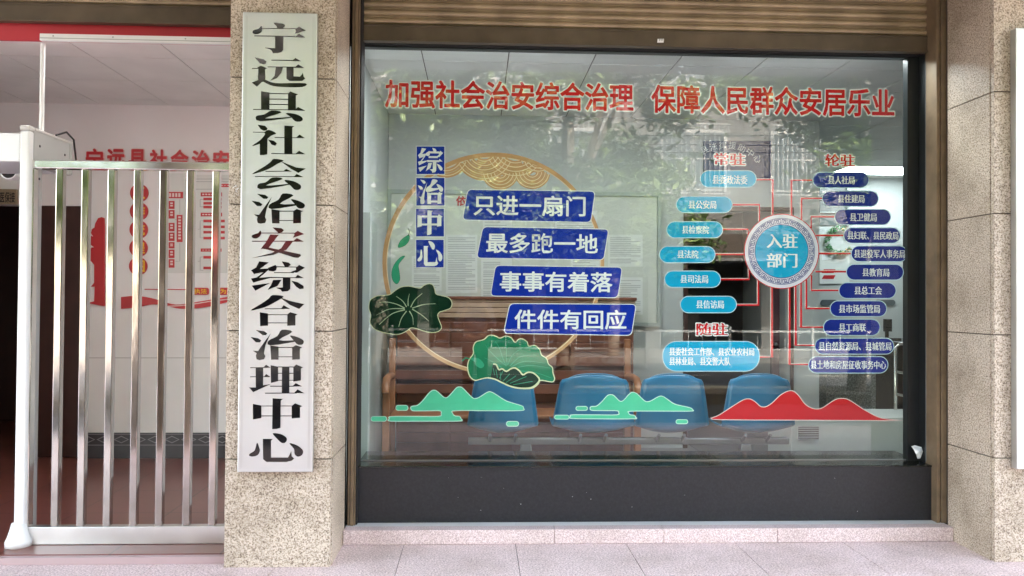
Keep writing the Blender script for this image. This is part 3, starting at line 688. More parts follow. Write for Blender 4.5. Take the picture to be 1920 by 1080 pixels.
mountains('mint green mountain range at the left end of the glass', C7([(440,660),(452,646),(490,640),(530,605),(585,540),(618,526),(645,540),(690,580),(722,575),(780,512),(805,502),(832,512),(900,580),(930,588),(962,575),(1015,542),(1045,540),(1085,562),(1160,608),(1270,642),(1285,660),(1268,679),(1020,680),(772,680),(756,700),(772,719),(805,723),(817,740),(805,758),(540,759),(292,759),(280,742),(295,724),(480,723),(650,722),(668,702),(658,682),(560,681),(460,681)]),
          dz(C7, [(328,640,420,678),(143,723,260,760),(1158,760,1250,797)]), 'mint_vinyl', 6, 'mint_edge')
mountains('mint green mountain range in the middle over two blue chairs', C5([(488,485),(500,465),(555,460),(610,415),(670,350),(710,338),(745,352),(800,405),(840,400),(900,335),(940,312),(985,330),(1060,400),(1095,413),(1140,400),(1215,358),(1260,358),(1310,390),(1390,440),(1540,475),(1572,497),(1555,513),(1250,513),(920,514),(898,530),(910,550),(955,558),(970,578),(955,594),(620,595),(295,590),(280,570),(298,552),(520,552),(770,552),(790,530),(775,510),(640,507),(510,505)]),
          dz(C5, [(338,463,460,505),(112,556,265,598),(1398,603,1522,647)]), 'mint_vinyl', 4, 'mint_edge')
mountains('red mountain silhouette at the right end of the glass', C8([(62,656),(130,620),(250,542),(335,492),(390,486),(435,512),(480,550),(525,550),(575,518),(640,457),(700,422),(750,418),(795,452),(850,525),(900,558),(950,570),(1000,560),(1060,520),(1120,487),(1180,482),(1235,500),(1350,575),(1450,630),(1510,650),(1600,660),(1655,669),(1300,668),(700,665),(300,663)]), [], 'red_vinyl', 4, 'pink_edge')

# organisation chart
CY = [('县委政法委', (1313, 320, 1418, 351), (1336, 328.5, 1401, 345.5), [(1417, 337), (1449, 337), (1449, 404)], 'cyan pill label, topmost, under the left red heading'),
      ('县公安局', (1268, 368.5, 1373, 399), (1291, 376, 1343, 391.5), [(1372, 384), (1424, 384), (1424, 416)], 'cyan pill label, second from the top on the left'),
      ('县检察院', (1250, 415.5, 1355, 446), (1279, 423, 1329, 438.5), [(1354, 430), (1403, 430), (1403, 440)], 'cyan pill label, third from the top on the left'),
      ('县法院', (1236.5, 462, 1341, 492.5), (1270, 469, 1309, 484.5), [(1340, 477), (1396, 477)], 'cyan pill label reaching farthest left, level with the medallion'),
      ('县司法局', (1246, 508, 1351, 539), (1276, 515.5, 1327.5, 531), [(1350, 524), (1405, 524), (1405, 506)], 'cyan pill label, fifth from the top on the left'),
      ('县信访局', (1275.5, 555.5, 1381, 586.5), (1305.5, 563, 1357, 578.5), [(1380, 572), (1422, 572), (1422, 524)], 'cyan pill label just above the lower red heading')]
BL = [('县人社局', (1524, 323, 1629, 352), (1552.5, 330, 1602, 345.5), [(1525, 338), (1484, 338), (1484, 405)], 'dark blue pill label, topmost, under the right red heading'),
      ('县住建局', (1542, 358, 1647, 387), (1571, 365, 1620.5, 380.5), [(1543, 372), (1503, 372), (1503, 412)], 'dark blue pill label, second from the top on the right'),
      ('县卫健局', (1565, 392.5, 1670, 421.5), (1593.5, 399.5, 1643.5, 415), [(1566, 406.5), (1521, 406.5), (1521, 428)], 'dark blue pill label, third from the top on the right'),
      ('县妇联、县民政局', (1582, 427, 1688, 456), (1589, 434, 1684, 449.5), [(1583, 441.5), (1530, 441.5)], 'dark blue pill label, fourth from the top, over the green garland'),
      ('县退役军人事务局', (1596, 461, 1701, 490.5), (1601.5, 468, 1696.5, 484), [(1597, 475.5), (1535, 475.5)], 'dark blue pill label reaching the right frame, fifth from the top'),
      ('县教育局', (1587, 495.5, 1694, 525), (1617, 503, 1667, 518.5), [(1588, 509.5), (1529, 509.5)], 'dark blue pill label, sixth from the top on the right'),
      ('县总工会', (1573, 530, 1680, 559.5), (1602, 537, 1653, 552.5), [(1574, 544.5), (1521.5, 544.5), (1521.5, 516)], 'dark blue pill label, seventh from the top on the right'),
      ('县市场监管局', (1556.5, 564, 1662.5, 593.5), (1573, 571, 1649.5, 587), [(1558, 578.5), (1512, 578.5), (1512, 524)], 'dark blue pill label, fourth from the bottom on the right'),
      ('县工商联', (1544, 598.5, 1650, 629), (1573, 606, 1623, 621.5), [(1545, 613.5), (1502, 613.5), (1502, 530)], 'dark blue pill label, third from the bottom on the right'),
      ('县自然资源局、县城管局', (1528, 634, 1676, 664), (1535, 641, 1671, 657), [(1529, 647.5), (1492, 647.5), (1492, 534)], 'long dark blue pill label, second from the bottom'),
      ('县土地和房屋征收事务中心', (1516, 668.5, 1665, 699.5), (1520, 676, 1661, 692), [(1517, 683.5), (1480.5, 683.5), (1480.5, 537)], 'long dark blue pill label, lowest on the right')]
def pill(lines, box, con, mname, lab, grp, r=None):
    t = decal('pill_label', lab, 'decal', (box[0]+box[2])/2, box[3], grp); s = stadium(*box, r)
    m = MB(); panel(m, s, 2.4); m.obj('pill', mname, t)
    m = MB(); line(m, s, 1.5, 2.8, True); m.obj('edge', 'pale_edge', t)
    for s_, tr in lines:
        m = MB(); text(m, s_, trect(*tr, Y_DEC), Yl(3.2), .006, song=True); m.obj('lettering', 'white_vinyl', t)
    m = MB(); line(m, con, 3.0, .8); c = m.obj('connector_line', 'red_vinyl', t)
    m = MB(); line(m, [(x-2.2, y-1.8) for x, y in con], 1.7, .5); m.obj('line_edge', 'pink_edge', c)
mat('pale_edge', (.55, .72, .80), .45)
for s_, box, tr, con, lab in CY: pill([(s_, tr)], box, con, 'cyan_vinyl', lab, 'cyan pill labels of the chart')
pill([('县委社会工作部、县农业农村局', (1255, 651.5, 1414, 667)), ('县林业局、县交警大队', (1255, 669.5, 1369, 685))], (1242.5, 640, 1424, 696), [(1423, 669.5), (1447.5, 669.5), (1447.5, 534)], 'cyan_vinyl', 'large two line cyan label under the lower red heading', 'cyan pill labels of the chart', 26)
for s_, box, tr, con, lab in BL: pill([(s_, tr)], box, con, 'navy_vinyl', lab, 'dark blue pill labels of the chart')
for s_, tr, lab in (('常驻', (1339, 287, 1397, 310), 'red white edged heading above the cyan labels'), ('轮驻', (1547, 289, 1602, 312), 'red white edged heading above the dark blue labels'), ('随驻', (1306, 605.5, 1364, 629), 'red white edged heading above the large cyan label')):
    t = decal('chart_heading', lab, 'lettering', (tr[0]+tr[2])/2, tr[3], 'red chart headings'); r = trect(*tr, Y_DEC)
    m = MB(); text(m, s_, r, Yl(3), .008, song=True); m.obj('lettering', 'red_vinyl', t)
    m = MB(); text(m, s_, r, Yl(2), .085, ref=.008); m.obj('outline', 'white_vinyl', t)

t = decal('medallion_decal', 'round cyan medallion with key pattern border at the centre of the chart', 'decal', 1465.5, 543)
mx_, my_ = 1465.5, 471.3
circ = lambda r, n=72: arc(mx_, my_, r, 0, 360, n)[:-1]
m = MB(); panel(m, circ(70.6), 4); m.obj('rim', 'red_vinyl', t)
m = MB(); panel(m, circ(69), 4.5); m.obj('white_disc', mat('lilac_white', (.74, .70, .80), .4), t)
m = MB(); line(m, circ(62), 1.2, 5, True); line(m, circ(50), 1.4, 5, True)
NK = 26
def key(i):
    a0 = 360*i/NK; w_ = 360/NK; out = []
    for u, v in ((.06, 1), (.06, .08), (.86, .08), (.86, .86), (.30, .86), (.30, .34), (.62, .34), (.62, .60), (.46, .60)):
        rr_ = 51.8+8.8*(1-v if i >= 0 else v); a = R(a0+w_*u); out.append((mx_+rr_*math.sin(a), my_-rr_*math.cos(a)))
    return out
for i in range(NK): line(m, key(i), 1.5, 5.05)
m.obj('key_pattern', mat('key_blue', (.05, .05, .22), .4), t)
m = MB(); panel(m, circ(49.4), 5.2); m.obj('cyan_disc', 'cyan_vinyl', t)
m = MB(); text(m, '入驻', trect(1437.5, 438.5, 1495, 465.5, Y_DEC), Yl(6), .008, song=True); m.obj('lettering', 'white_vinyl', t); m = MB(); text(m, '部门', trect(1437.5, 474.5, 1494, 502, Y_DEC), Yl(6), .008, song=True); m.obj('lettering', 'white_vinyl', t)

# =================================================================== ROOM BEHIND THE GLASS
struct(MB().box(XA1-.3, 6.7, 1.03, 7.4, -.05, Z_FLOOR).obj('room_floor', 'grey_floor_tile'))
def tiled_ceiling(name, x0, x1, y0, y1, xo, yo, n=.6):
    m = MB(); m.box(x0, x1, y0, y1, Z_CEIL+.006, Z_CEIL+.05); struct(m.obj(name+'_grid', 'ceiling_seam'))
    m = MB(); x = xo-20*n
    while x < x1:
        y = yo-20*n
        while y < y1:
            a, b, c, d = max(x+.004, x0), min(x+n-.004, x1), max(y+.004, y0), min(y+n-.004, y1)
            if b-a > .01 and d-c > .01: m.box(a, b, c, d, Z_CEIL, Z_CEIL+.005)
            y += n
        x += n
    struct(m.obj(name, 'ceiling_tile'))
tiled_ceiling('room_ceiling', XA1-.04, 6.65, Y_GLASS+.04, 7.4, uy(1108, 130, 1.3).x, 1.28)
xD0, xD1, xW1 = X(1289, Y_BACK), X(1481, Y_BACK), X(1536, Y_BACK)
zD = Z(396, Y_BACK, 1380)
def wall(name, label, *boxes, m='wall_grey'):
    b = MB()
    for q in boxes: b.box(*q)
    return tag(b.obj(name, m), label, 'wall')
wall('back_wall', 'pale grey back wall of the room behind the glass', (XA1-.04, xD0, Y_BACK, Y_BACK+.12, Z_FLOOR, Z_CEIL), (xD0, xD1, Y_BACK, Y_BACK+.12, zD, Z_CEIL), (xD1, xW1, Y_BACK, Y_BACK+.12, Z_FLOOR, Z_CEIL))
wall('side_wall', 'white left side wall inside the room behind the glass', (XA0+.1, XA1-.045, .66, 7.4, -.1, 3.4))
wall('side_wall', 'right side wall inside the room by the black counter', (6.6, 6.7, .80, 7.4, -.1, 3.4))
wall('far_wall', 'far pale wall closing the room behind everything', (-1.2, 6.6, 7.3, 7.4, -.1, 3.4))
wall('partition_wall', 'narrow return wall right of the dark doorway', (xW1-.12, xW1, Y_BACK+.121, 4.9, Z_FLOOR, Z_CEIL))
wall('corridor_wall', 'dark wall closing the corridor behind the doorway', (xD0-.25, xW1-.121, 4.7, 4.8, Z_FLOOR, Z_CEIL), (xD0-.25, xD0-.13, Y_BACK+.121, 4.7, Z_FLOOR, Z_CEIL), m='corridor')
# office corner on the right
YK = 6.2
wall('partition_wall', 'blue grey wall behind the counter on the right', (xW1-.12, 6.59, YK, YK+.1, Z_FLOOR, Z_CEIL))
# grille window left of it
t = thing('grille_window', 'dark window with grille behind the red heading on the right', 'window', (X(1562, YK), YK, Z(420, YK, 1562)))
x0, x1, z0, z1 = X(1536, YK), X(1590, YK), Z(423, YK, 1562), Z(277, YK, 1562)
MB().box(x0, x1, YK-.012, YK-.001, z0, z1).obj('pane', mat('dull_glass', (.16, .18, .18), .2), t)
m = MB(); m.box(x1-.03, x1+.01, YK-.04, YK-.013, z0, z1); m.box(x0, x1, YK-.04, YK-.013, z1-.03, z1)
for k in range(1, 6): m.box(x0, x1, YK-.035, YK-.014, z0+(z1-z0)*k/6-.008, z0+(z1-z0)*k/6+.008)
m.obj('grille', 'board_frame', t)
# garland
t = thing('garland', 'green leafy garland ring with yellow flowers on the far wall', 'garland', tuple(uy(1572, 480, YK)))
m, m2 = MB(), MB(); c0 = uy(1572, 452, YK)
for k in range(220):
    a = random.uniform(20, 330); r = .17+random.uniform(-.03, .03); p = Vector((c0.x+r*math.cos(R(a)), YK-.03-random.random()*.03, c0.z+r*math.sin(R(a))))
    d = Vector((random.uniform(-1, 1), random.uniform(-.5, .5), random.uniform(-1, 1))).normalized()*.03; e = d.orthogonal().normalized()*.012
    (m if k < 175 or a > 100 and a < 280 else m2).add([p-d, p-e, p+d, p+e], [(0, 1, 2, 3)])
m.obj('foliage', mat('garland_green', (.03, .16, .05), .6), t); m2.obj('flowers', mat('garland_yellow', (.5, .34, .10), .6), t)
# red notice strip and little grey plaques
t = thing('wall_notice', 'pale notice with red marks on the far wall right of the medallion', 'notice', tuple(uy(1560, 530, YK)))
q = P([(1536, 470), (1592, 470), (1592, 532), (1536, 532)], YK); MB().plate(q, YK-.012, .011).obj('board', 'paper', t)
m = MB()
for a, b in ((505, 512), (516, 523)): m.plate(P([(1540, b), (1544, a), (1566, a), (1562, b)], YK), YK-.0135, .001)
m.obj('red_marks', 'red_paint', t)
m = MB()
for k in range(3): m.plate(P([(1540+k*17, 476), (1552+k*17, 476), (1552+k*17, 488), (1540+k*17, 488)], YK), YK-.0135, .001)
m.obj('print', 'white_vinyl', t)
for i, (a, b) in enumerate(((1538, 1570), (1640, 1678))):
    m = MB(); m.plate(P(stadium(a, 562, b, 573), YK), YK-.012, .011)
    tag(m.obj('wall_plaque', mat('slate_plaque', (.10, .12, .13), .5)), ('small slate rounded plaque on the far wall under the notice', 'small slate rounded plaque on the far wall at the right frame')[i], 'plaque', 'slate plaques on the far wall')
# panel lamp in view at far right; unseen strips added to brighten the rooms
for i, (x, y, hx, hy, lb) in enumerate(((5.2, 5.55, .62, .30, 'lit panel lamp in the ceiling at the far right, by the frame'), (2.2, .89, .60, .12, 'unseen fill lamp added in the ceiling near the glass on the right'), (.2, .89, .60, .12, 'unseen fill lamp added in the ceiling near the glass on the left'), (-2.6, .755, .60, .085, 'unseen fill lamp added in the lobby ceiling behind the banner'))):
    t = thing('ceiling_lamp', lb, 'ceiling lamp', (x, y, Z_CEIL-.02), 'lit panel lamps in the ceiling')
    m = MB(); m.box(x-hx, x+hx, y-hy, y+hy, Z_CEIL-.012, Z_CEIL-.001); m.obj('frame', 'white_alu', t)
    m = MB(); m.box(x-hx+.02, x+hx-.02, y-hy+.02, y+hy-.02, Z_CEIL-.016, Z_CEIL-.0125); m.obj('diffuser', LAMP_FAR if i == 0 else FILL_LOBBY if i == 3 else FILL_LAMP, t)
# dome camera
c0 = uy(1566, 240, 4.0)
t = thing('dome_camera', 'white dome security camera under the ceiling on the right', 'camera', tuple(c0))
MB().lathe(c0, [(0, .12), (.085, .12), (.09, .06), (.075, .03), (.0, .03)]).obj('base', 'wall_white', t)
MB().ball((c0.x, c0.y, c0.z+.0), .07, .07, .085).obj('dome', mat('dome_grey', (.45, .46, .45), .25), t)
MB().box(c0.x-.02, c0.x+.02, c0.y-.02, c0.y+.02, c0.z+.121, Z_CEIL-.001).obj('bracket', 'wall_white', t)

# counter with monitor
YC = 3.5
t = thing('reception_counter', 'reception counter with black top and grey terrazzo front', 'counter', (X(1620, YC), YC, Z_FLOOR))
zc = Z(640, YC, 1600)
MB().box(X(1550, YC), X(1642, YC), YC, YC+.7, Z_FLOOR, zc-.04).obj('terrazzo_front', 'terrazzo', t)
MB().box(X(1642.2, YC), 5.0, YC, YC+.7, Z_FLOOR, zc-.04).obj('dark_front', 'black_plastic', t)
MB().box(X(1546, YC), 5.05, YC-.04, YC+.74, zc-.038, zc).obj('counter_top', mat('black_stone', (.012, .013, .013), .15), t, bevel=.006)
t = thing('monitor', 'black monitor standing on the reception counter', 'monitor', (X(1663, YC+.3), YC+.3, zc))
a = X(1663, YC+.3); MB().box(a-.025, a+.05, YC+.29, YC+.33, zc+.09, zc+.22).obj('screen', 'black_plastic', t)
m = MB(); m.box(a-.10, a+.10, YC+.2, YC+.4, zc+.0005, zc+.025); m.box(a-.012, a+.02, YC+.30, YC+.32, zc+.025, zc+.09); m.obj('stand', 'black_plastic', t)
# steel rack
YR_ = 2.2
t = thing('steel_rack', 'chromed ladder rack at the right frame in front of the counter', 'rack', (X(1690, YR_), YR_, Z_FLOOR))
m = MB(); a, b = X(1679, YR_), X(1712, YR_); z0, z1 = Z(785, YR_, 1690), Z(645, YR_, 1690)
m.tube([(a, YR_, z0), (a, YR_, z1-.03), (a+.03, YR_, z1), (b, YR_, z1)], .014, 10); m.tube([(b, YR_, z0), (b, YR_, z1)], .014, 10)
m.obj('upright', 'stainless', t)
for py in (700, 742): MB().tube([(a, YR_, Z(py-3, YR_, 1690)), (b, YR_, Z(py+3, YR_, 1690))], .012, 8).obj('rung', 'stainless', t)
# low pale plinth under the red mountain
YP = 1.75
t = thing('low_plinth', 'low pale plinth with a vent grille under the red mountain', 'plinth', (X(1600, YP), YP, Z_FLOOR))
MB().box(X(1484, YP), 4.2, YP, YP+.5, Z_FLOOR, Z(783, YP, 1600)).obj('body', mat('plinth_pale', (.55, .58, .55), .5, var=.04), t, bevel=.005)
x0, x1, z0, z1 = X(1497, YP), X(1535, YP), Z(825, YP, 1515), Z(800, YP, 1515)
m = MB(); m.box(x0, x1, YP-.006, YP-.001, z0, z1); m.obj('vent_back', 'black_plastic', t)
m = MB()
for k in range(6): m.box(x0, x1, YP-.010, YP-.0065, z0+(z1-z0)*(k+.15)/6, z0+(z1-z0)*(k+.6)/6)
m.obj('vent_slats', 'board_frame', t)

# navy panel with arched lettering over the doorway
YN = Y_BACK-.03
t = thing('navy_sign', 'navy sign board with white arched lettering above the doorway', 'sign', tuple(uy(1383, 336, YN)))
q = P([(1320, 264), (1446, 264), (1446, 336), (1320, 336)], YN); MB().plate(q, YN, .028).obj('board', 'navy_panel', t)
m = MB(); txt = '县法律援助中心'
ca, ra = (1360, 356), 84
for i, ch in enumerate(txt):
    a = R(118-(118-44)*i/(len(txt)-1)); px, py = ca[0]+ra*math.cos(a), ca[1]-ra*math.sin(a)
    cen = uy(px, py, YN); hs = .036; n0 = len(m.v); text(m, ch, (cen.x-hs, cen.x+hs, cen.z-hs, cen.z+hs), YN-.002, .012)
    rot = Matrix.Rotation((a-math.pi/2), 3, 'Y')
    for v in m.v[n0:]:
        d = Vector((v.x-cen.x, 0, v.z-cen.z)); ca_, sa_ = math.cos(a-math.pi/2), math.sin(a-math.pi/2)
        v.x = cen.x+d.x*ca_-d.z*sa_; v.z = cen.z+d.x*sa_+d.z*ca_
m.obj('lettering', 'white_vinyl', t)
# maroon door leaf ajar in the doorway
t = thing('maroon_door', 'dark maroon door standing open in the dark doorway', 'door', (xD1, Y_BACK+.2, Z_FLOOR))
MB().box(X(1444, Y_BACK+.25), xD1-.02, Y_BACK+.2, Y_BACK+.245, Z_FLOOR+.005, zD-.02).obj('leaf', mat('maroon', (.06, .02, .03), .4, var=.1), t)
MB().ball((X(1452, Y_BACK+.2), Y_BACK+.17, 1.05), .02, .03, .02).obj('handle', 'chair_metal', t)
m = MB(); m.box(xD0-.04, xD0, Y_BACK-.02, Y_BACK-.001, Z_FLOOR, zD+.04); m.box(xD0, xD1, Y_BACK-.02, Y_BACK-.001, zD, zD+.04); m.box(xD1, xD1+.03, Y_BACK-.02, Y_BACK-.001, Z_FLOOR, zD+.04)
tag(m.obj('door_frame', 'door_brown'), 'dark brown frame round the open doorway', 'door frame')

# notice board on the back wall
YB = Y_BACK-.04
t = thing('notice_board', 'large glazed notice board with papers on the back wall', 'notice board', tuple(uy(985, 612, YB)))
q = P([(727, 355), (1240, 355), (1240, 612), (727, 612)], YB); x0, x1, z0, z1 = q[0][0], q[1][0], q[2][1], q[0][1]
MB().box(x0+.001, x1-.001, YB+.01, YB+.038, z0+.001, z1-.001).obj('backing', 'board_face', t)
m = MB(); f = .035
m.box(x0, x1, YB-.012, YB+.009, z1-f, z1); m.box(x0, x1, YB-.012, YB+.009, z0, z0+f); m.box(x0, x0+f, YB-.012, YB+.009, z0+f, z1-f); m.box(x1-f, x1, YB-.012, YB+.009, z0+f, z1-f)
m.obj('frame', 'board_frame', t)
m = MB(); text(m, '依', trect(855, 367, 876, 386, YB), YB+.004, .02); m.obj('title', 'red_paint', t)
papers = [(772, 480, 828, 545), (836, 440, 895, 550), (902, 486, 960, 590), (1005, 540, 1060, 600), (1070, 470, 1128, 590), (1140, 440, 1205, 500), (1140, 520, 1205, 590), (905, 380, 960, 470), (1040, 395, 1120, 470), (880, 560, 900, 600)]
for i, (a, b, c, d) in enumerate(papers):
    m = MB(); m.plate(P([(a, b), (c, b), (c, d), (a, d)], YB+.006), YB+.006, .002); p_ = m.obj('paper_sheet', 'paper', t)
    m = MB(); y = b+6
    while y < d-6:
        e = c-4-random.choice([0, 0, 0, 6, 18]); m.ribbon(P([(a+4, y), (e, y)], YB+.005), .006, YB+.0045); y += random.choice([3.4, 3.4, 3.4, 6])
    m.obj('print', 'print_grey', p_)

# wooden panelled cabinet along the back wall and bench with arms
YW = 2.55
t = thing('panelled_cabinet', 'long reddish wooden cabinet with horizontal boards behind the bench', 'cabinet', (X(965, YW), YW, Z_FLOOR))
x0, x1, zt, zm = X(745, YW), X(1189, YW), Z(556, YW), Z(598, YW)
MB().box(x0, x1, YW+.02, YW+.32, Z_FLOOR, zt-.03).obj('carcass', 'wood_red', t)
m = MB(); z = Z_FLOOR+.03
while z < zm-.08:
    for (a, b) in ((x0, x0+.46), (x0+.465, x0+1.0), (x0+1.005, x0+1.5), (x0+1.505, x1)): m.box(a+.003, b-.003, YW, YW+.019, z, z+.083)
    z += .087
m.obj('boards', 'wood_red', t, bevel=.003)
m = MB()
for k in range(4): m.box(x0-.01, x1+.01, YW-.01-.004*(k % 2), YW+.019, zm+.01+k*.045, zm+.05+k*.045)
m.obj('slatted_band', mat('wood_pale', (.42, .27, .18), .45, var=.15), t, bevel=.003)
MB().box(x0-.02, x1+.02, YW-.03, YW+.34, zt-.029, zt).obj('top', 'wood_red', t, bevel=.006)
YE = 2.05
t = thing('wooden_bench', 'orange brown wooden bench with curved arms behind the blue chairs', 'bench', (X(960, YE), YE, Z_FLOOR))
xl, xr = X(726, YE), X(1196, YE); zs_ = Z(778, YE)
for x_ in (xl, xr):
    MB().box(x_-.028, x_+.028, YE-.03, YE+.03, Z_FLOOR, Z(722, YE)).obj('leg', 'wood_orange', t, bevel=.008)
    MB().box(x_-.028, x_+.028, YE+.42, YE+.47, Z_FLOOR, Z(640, YE)).obj('leg', 'wood_orange', t, bevel=.008)
    zt_ = Z(722, YE); MB().tube([(x_, YE-.05, zt_-.06), (x_, YE-.04, zt_-.01), (x_, YE+.03, zt_+.04), (x_, YE+.2, zt_+.045), (x_, YE+.45, zt_+.03)], .032, 10).obj('arm', 'wood_orange', t)
MB().box(xl+.03, xr-.03, YE-.03, YE+.42, zs_-.03, zs_).obj('seat', 'wood_orange', t, bevel=.008)
m = MB()
for k in range(3): m.box(xl+.03, xr-.03, YE+.43, YE+.455, zs_+.12+.12*k, zs_+.2+.12*k)
m.obj('backrest', 'wood_red', t, bevel=.004)

# blue shell chairs on one beam, seen from behind
YCH = 1.18
def shell(cx, w0, w1, ztop, zbot, yb):
    """a moulded seat shell: back with rounded top, curving forward into the seat"""
    nu, nv = 14, 16; vs = []; fs = []
    for j in range(nv+1):
        v = j/nv
        for i in range(nu+1):
            u = -1+2*i/nu
            if v < .7:
                s = v/.7; zz = zbot+.09+(ztop-zbot-.09)*(1-s); ww = w0+(w1-w0)*s**.8
                k = max(0, 1-s/.14); ww *= (1-.16*k*k); zz -= .035*k*(abs(u)**3)
                yy = yb-.03*math.sin(s*1.5)-.02*(1-u*u)+.05*u*u*s
            else:
                s = (v-.7)/.3; a = s*math.pi/2; zz = zbot+.09-.085*math.sin(a)*(1-.35*u*u)+.0; yy = yb-.03-.02*(1-u*u)+.05*u*u+.42*(1-math.cos(a)) ; ww = w1*(1-.05*s)
                zz += .05*u*u*s
            vs.append((cx+u*ww/2, yy, zz))
    for j in range(nv):
        for i in range(nu): fs.append((j*(nu+1)+i, (j+1)*(nu+1)+i, (j+1)*(nu+1)+i+1, j*(nu+1)+i+1))
    return vs, fs
bt = thing('waiting_chairs', 'row of four blue plastic chairs on a beam behind the glass', 'chairs', (X(1190, YCH), YCH, Z_FLOOR))
for c0, hw in ((945, 62), (1115, 73), (1262, 66), (1424, 66)):
    ztop, zbot = Z(701, YCH, c0), Z(822, YCH, c0); wd = 2*hw*(YCH-CAM.y)/FPX
    vs, fs = shell(X(c0, YCH), wd*.80, wd*1.06, ztop, zbot, YCH)
    o = MB().add(vs, fs, True).obj('seat_shell', 'blue_plastic', bt)
    md = o.modifiers.new('thick', 'SOLIDIFY'); md.thickness = .008; md.offset = 0
    q = [vs[j*15] for j in range(0, 12)]+[vs[11*15+i] for i in range(0, 15, 3)]
    rimp = [vs[j*15] for j in range(11, -1, -1)]+[vs[i] for i in range(1, 15)]+[vs[j*15+14] for j in range(1, 12)]
    MB().tube(rimp, .006, 6).obj('rim', mat('blue_rim', (.05, .20, .36), .3), o)
    m = MB(); xx = X(c0, YCH)
    for s_ in (-1, 1): m.tube([(xx+s_*.09, YCH+.02, zbot+.02), (xx+s_*.09, YCH+.12, zbot-.05)], .012, 8)
    m.obj('bracket', 'chair_metal', o)
zb_ = Z(814, YCH)
MB().box(X(880, YCH), X(1490, YCH), YCH+.09, YCH+.15, zb_-.09, zb_-.045).obj('beam', 'chair_metal', bt, bevel=.006)
for px in (990, 1408):
    xx = X(px, YCH); m = MB()
    m.add([(xx-.035, YCH+.09, zb_-.09), (xx+.035, YCH+.09, zb_-.09), (xx+.035, YCH+.15, zb_-.09), (xx-.035, YCH+.15, zb_-.09), (xx-.07, YCH+.06, Z_FLOOR+.03), (xx+.07, YCH+.06, Z_FLOOR+.03), (xx+.07, YCH+.18, Z_FLOOR+.03), (xx-.07, YCH+.18, Z_FLOOR+.03)],
          [(0, 1, 5, 4), (1, 2, 6, 5), (2, 3, 7, 6), (3, 0, 4, 7), (0, 3, 2, 1), (4, 5, 6, 7)])
    m.box(xx-.03, xx+.03, YCH-.14, YCH+.40, Z_FLOOR, Z_FLOOR+.03); m.obj('leg', 'chair_metal', bt, bevel=.004)
# white door casing just inside at the left
t = thing('door_casing', 'white upright door casing just inside the glass at the left', 'door casing', (X(685, 1.15), 1.15, Z_FLOOR))
m = MB(); m.box(XA1-.043, X(694, 1.1), 1.08, 1.16, Z_FLOOR, Z(398, 1.1, 685)); m.obj('upright', mat('casing_white', (.50, .52, .51), .45), t, bevel=.004)
MB().box(XA1-.043, XA1-.02, 1.161, 2.0, Z_FLOOR, Z(398, 1.1, 685)).obj('leaf', 'board_frame', t)
m = MB(); p0 = uy(676.5, 608, 1.079); m.box(p0.x-.006, p0.x+.010, 1.070, 1.0795, p0.z-.06, p0.z+.06); m.obj('lock_plate', 'bronze_dark', t)

# =================================================================== THE ENTRANCE BAY ON THE LEFT
YG = .30
struct(MB().box(-6.35, XA0+.1, .10, 9, -.1, .045).obj('lobby_floor', 'red_floor_tile'))
struct(MB().box(-4.2, XA0-.001, .06, .0995, .001, .04).obj('threshold', mat('threshold_pink', (.42, .30, .30), .4)))
tiled_ceiling('lobby_ceiling', -6.35, XA0+.1, .75, 5.2, uy(125, 115, 1.0).x, 1.35)
YL = 2.75
xwl = X(150, YL)
wall('lobby_wall', 'white lobby wall with red decorations behind the steel gate', (xwl, XA0+.1, YL, YL+.1, .045, Z_CEIL), (-6.35, xwl, YL, YL+.1, Z(385, YL, 60), Z_CEIL), m='wall_white')
wall('lobby_side_wall', 'pillar side wall of the lobby', (XA0+.02, XA0+.09, .46, YL, .045, 3.4), m='wall_white')
t = thing('skirting', 'dark skirting tiles with pale lattice pattern under the lobby wall', 'skirting', (X(290, YL), YL, .045))
z0, z1 = Z(836, YL, 290), Z(811, YL, 290); MB().box(xwl, XA0+.02, YL-.015, YL-.001, .045, z1).obj('tiles', 'skirting_dark', t)
m = MB(); x = xwl+.03
while x < XA0-.1:
    zc_ = (z0+z1)/2; m.ribbon([(x, zc_), (x+.06, z1-.03), (x+.12, zc_), (x+.06, z0+.03)], .008, YL-.0165, True); x += .145
m.ribbon([(xwl, z1-.012), (XA0, z1-.012)], .006, YL-.0165); m.ribbon([(xwl, z0+.01), (XA0, z0+.01)], .006, YL-.0165)
m.obj('lattice_pattern', 'skirting_line', t)
wt = thing('tile_joints', 'faint joints of the white wall panels in the lobby', 'wall joint', tuple(uy(290, 671, YL)))
m = MB(); m.ribbon(P([(152, 671), (440, 671)], YL), .005, YL-.0006); m.obj('joint', mat('joint_grey', (.4, .38, .36), .7), wt)
# dark openings on the left
wall('lobby_recess', 'dark recess behind the left doorway of the lobby', (-6.35, xwl, 4.9, 5.0, .045, Z_CEIL), m='door_brown')
t = thing('brown_door', 'dark brown door seen between the gate bars', 'door', (X(138, YL), YL, .045))
MB().box(X(60, YL-.02), xwl-.002, YL+.02, YL+.07, .05, Z(386, YL, 138)).obj('leaf', 'door_brown', t)
t = thing('door_sign', 'brown sign with black characters over the dark doorway at the left edge', 'sign', (X(5, YL), YL, Z(385, YL, 5)))
q = P([(-60, 353), (31, 355), (31, 383), (-60, 383)], YL-.03); MB().plate(q, YL-.03, .028).obj('board', mat('sign_tan', (.33, .26, .17), .5), t)
m = MB(); text(m, '卫医保接', trect(-10, 360, 28, 380, YL-.03), YL-.0315, .02); m.obj('lettering', 'black_plastic', t)
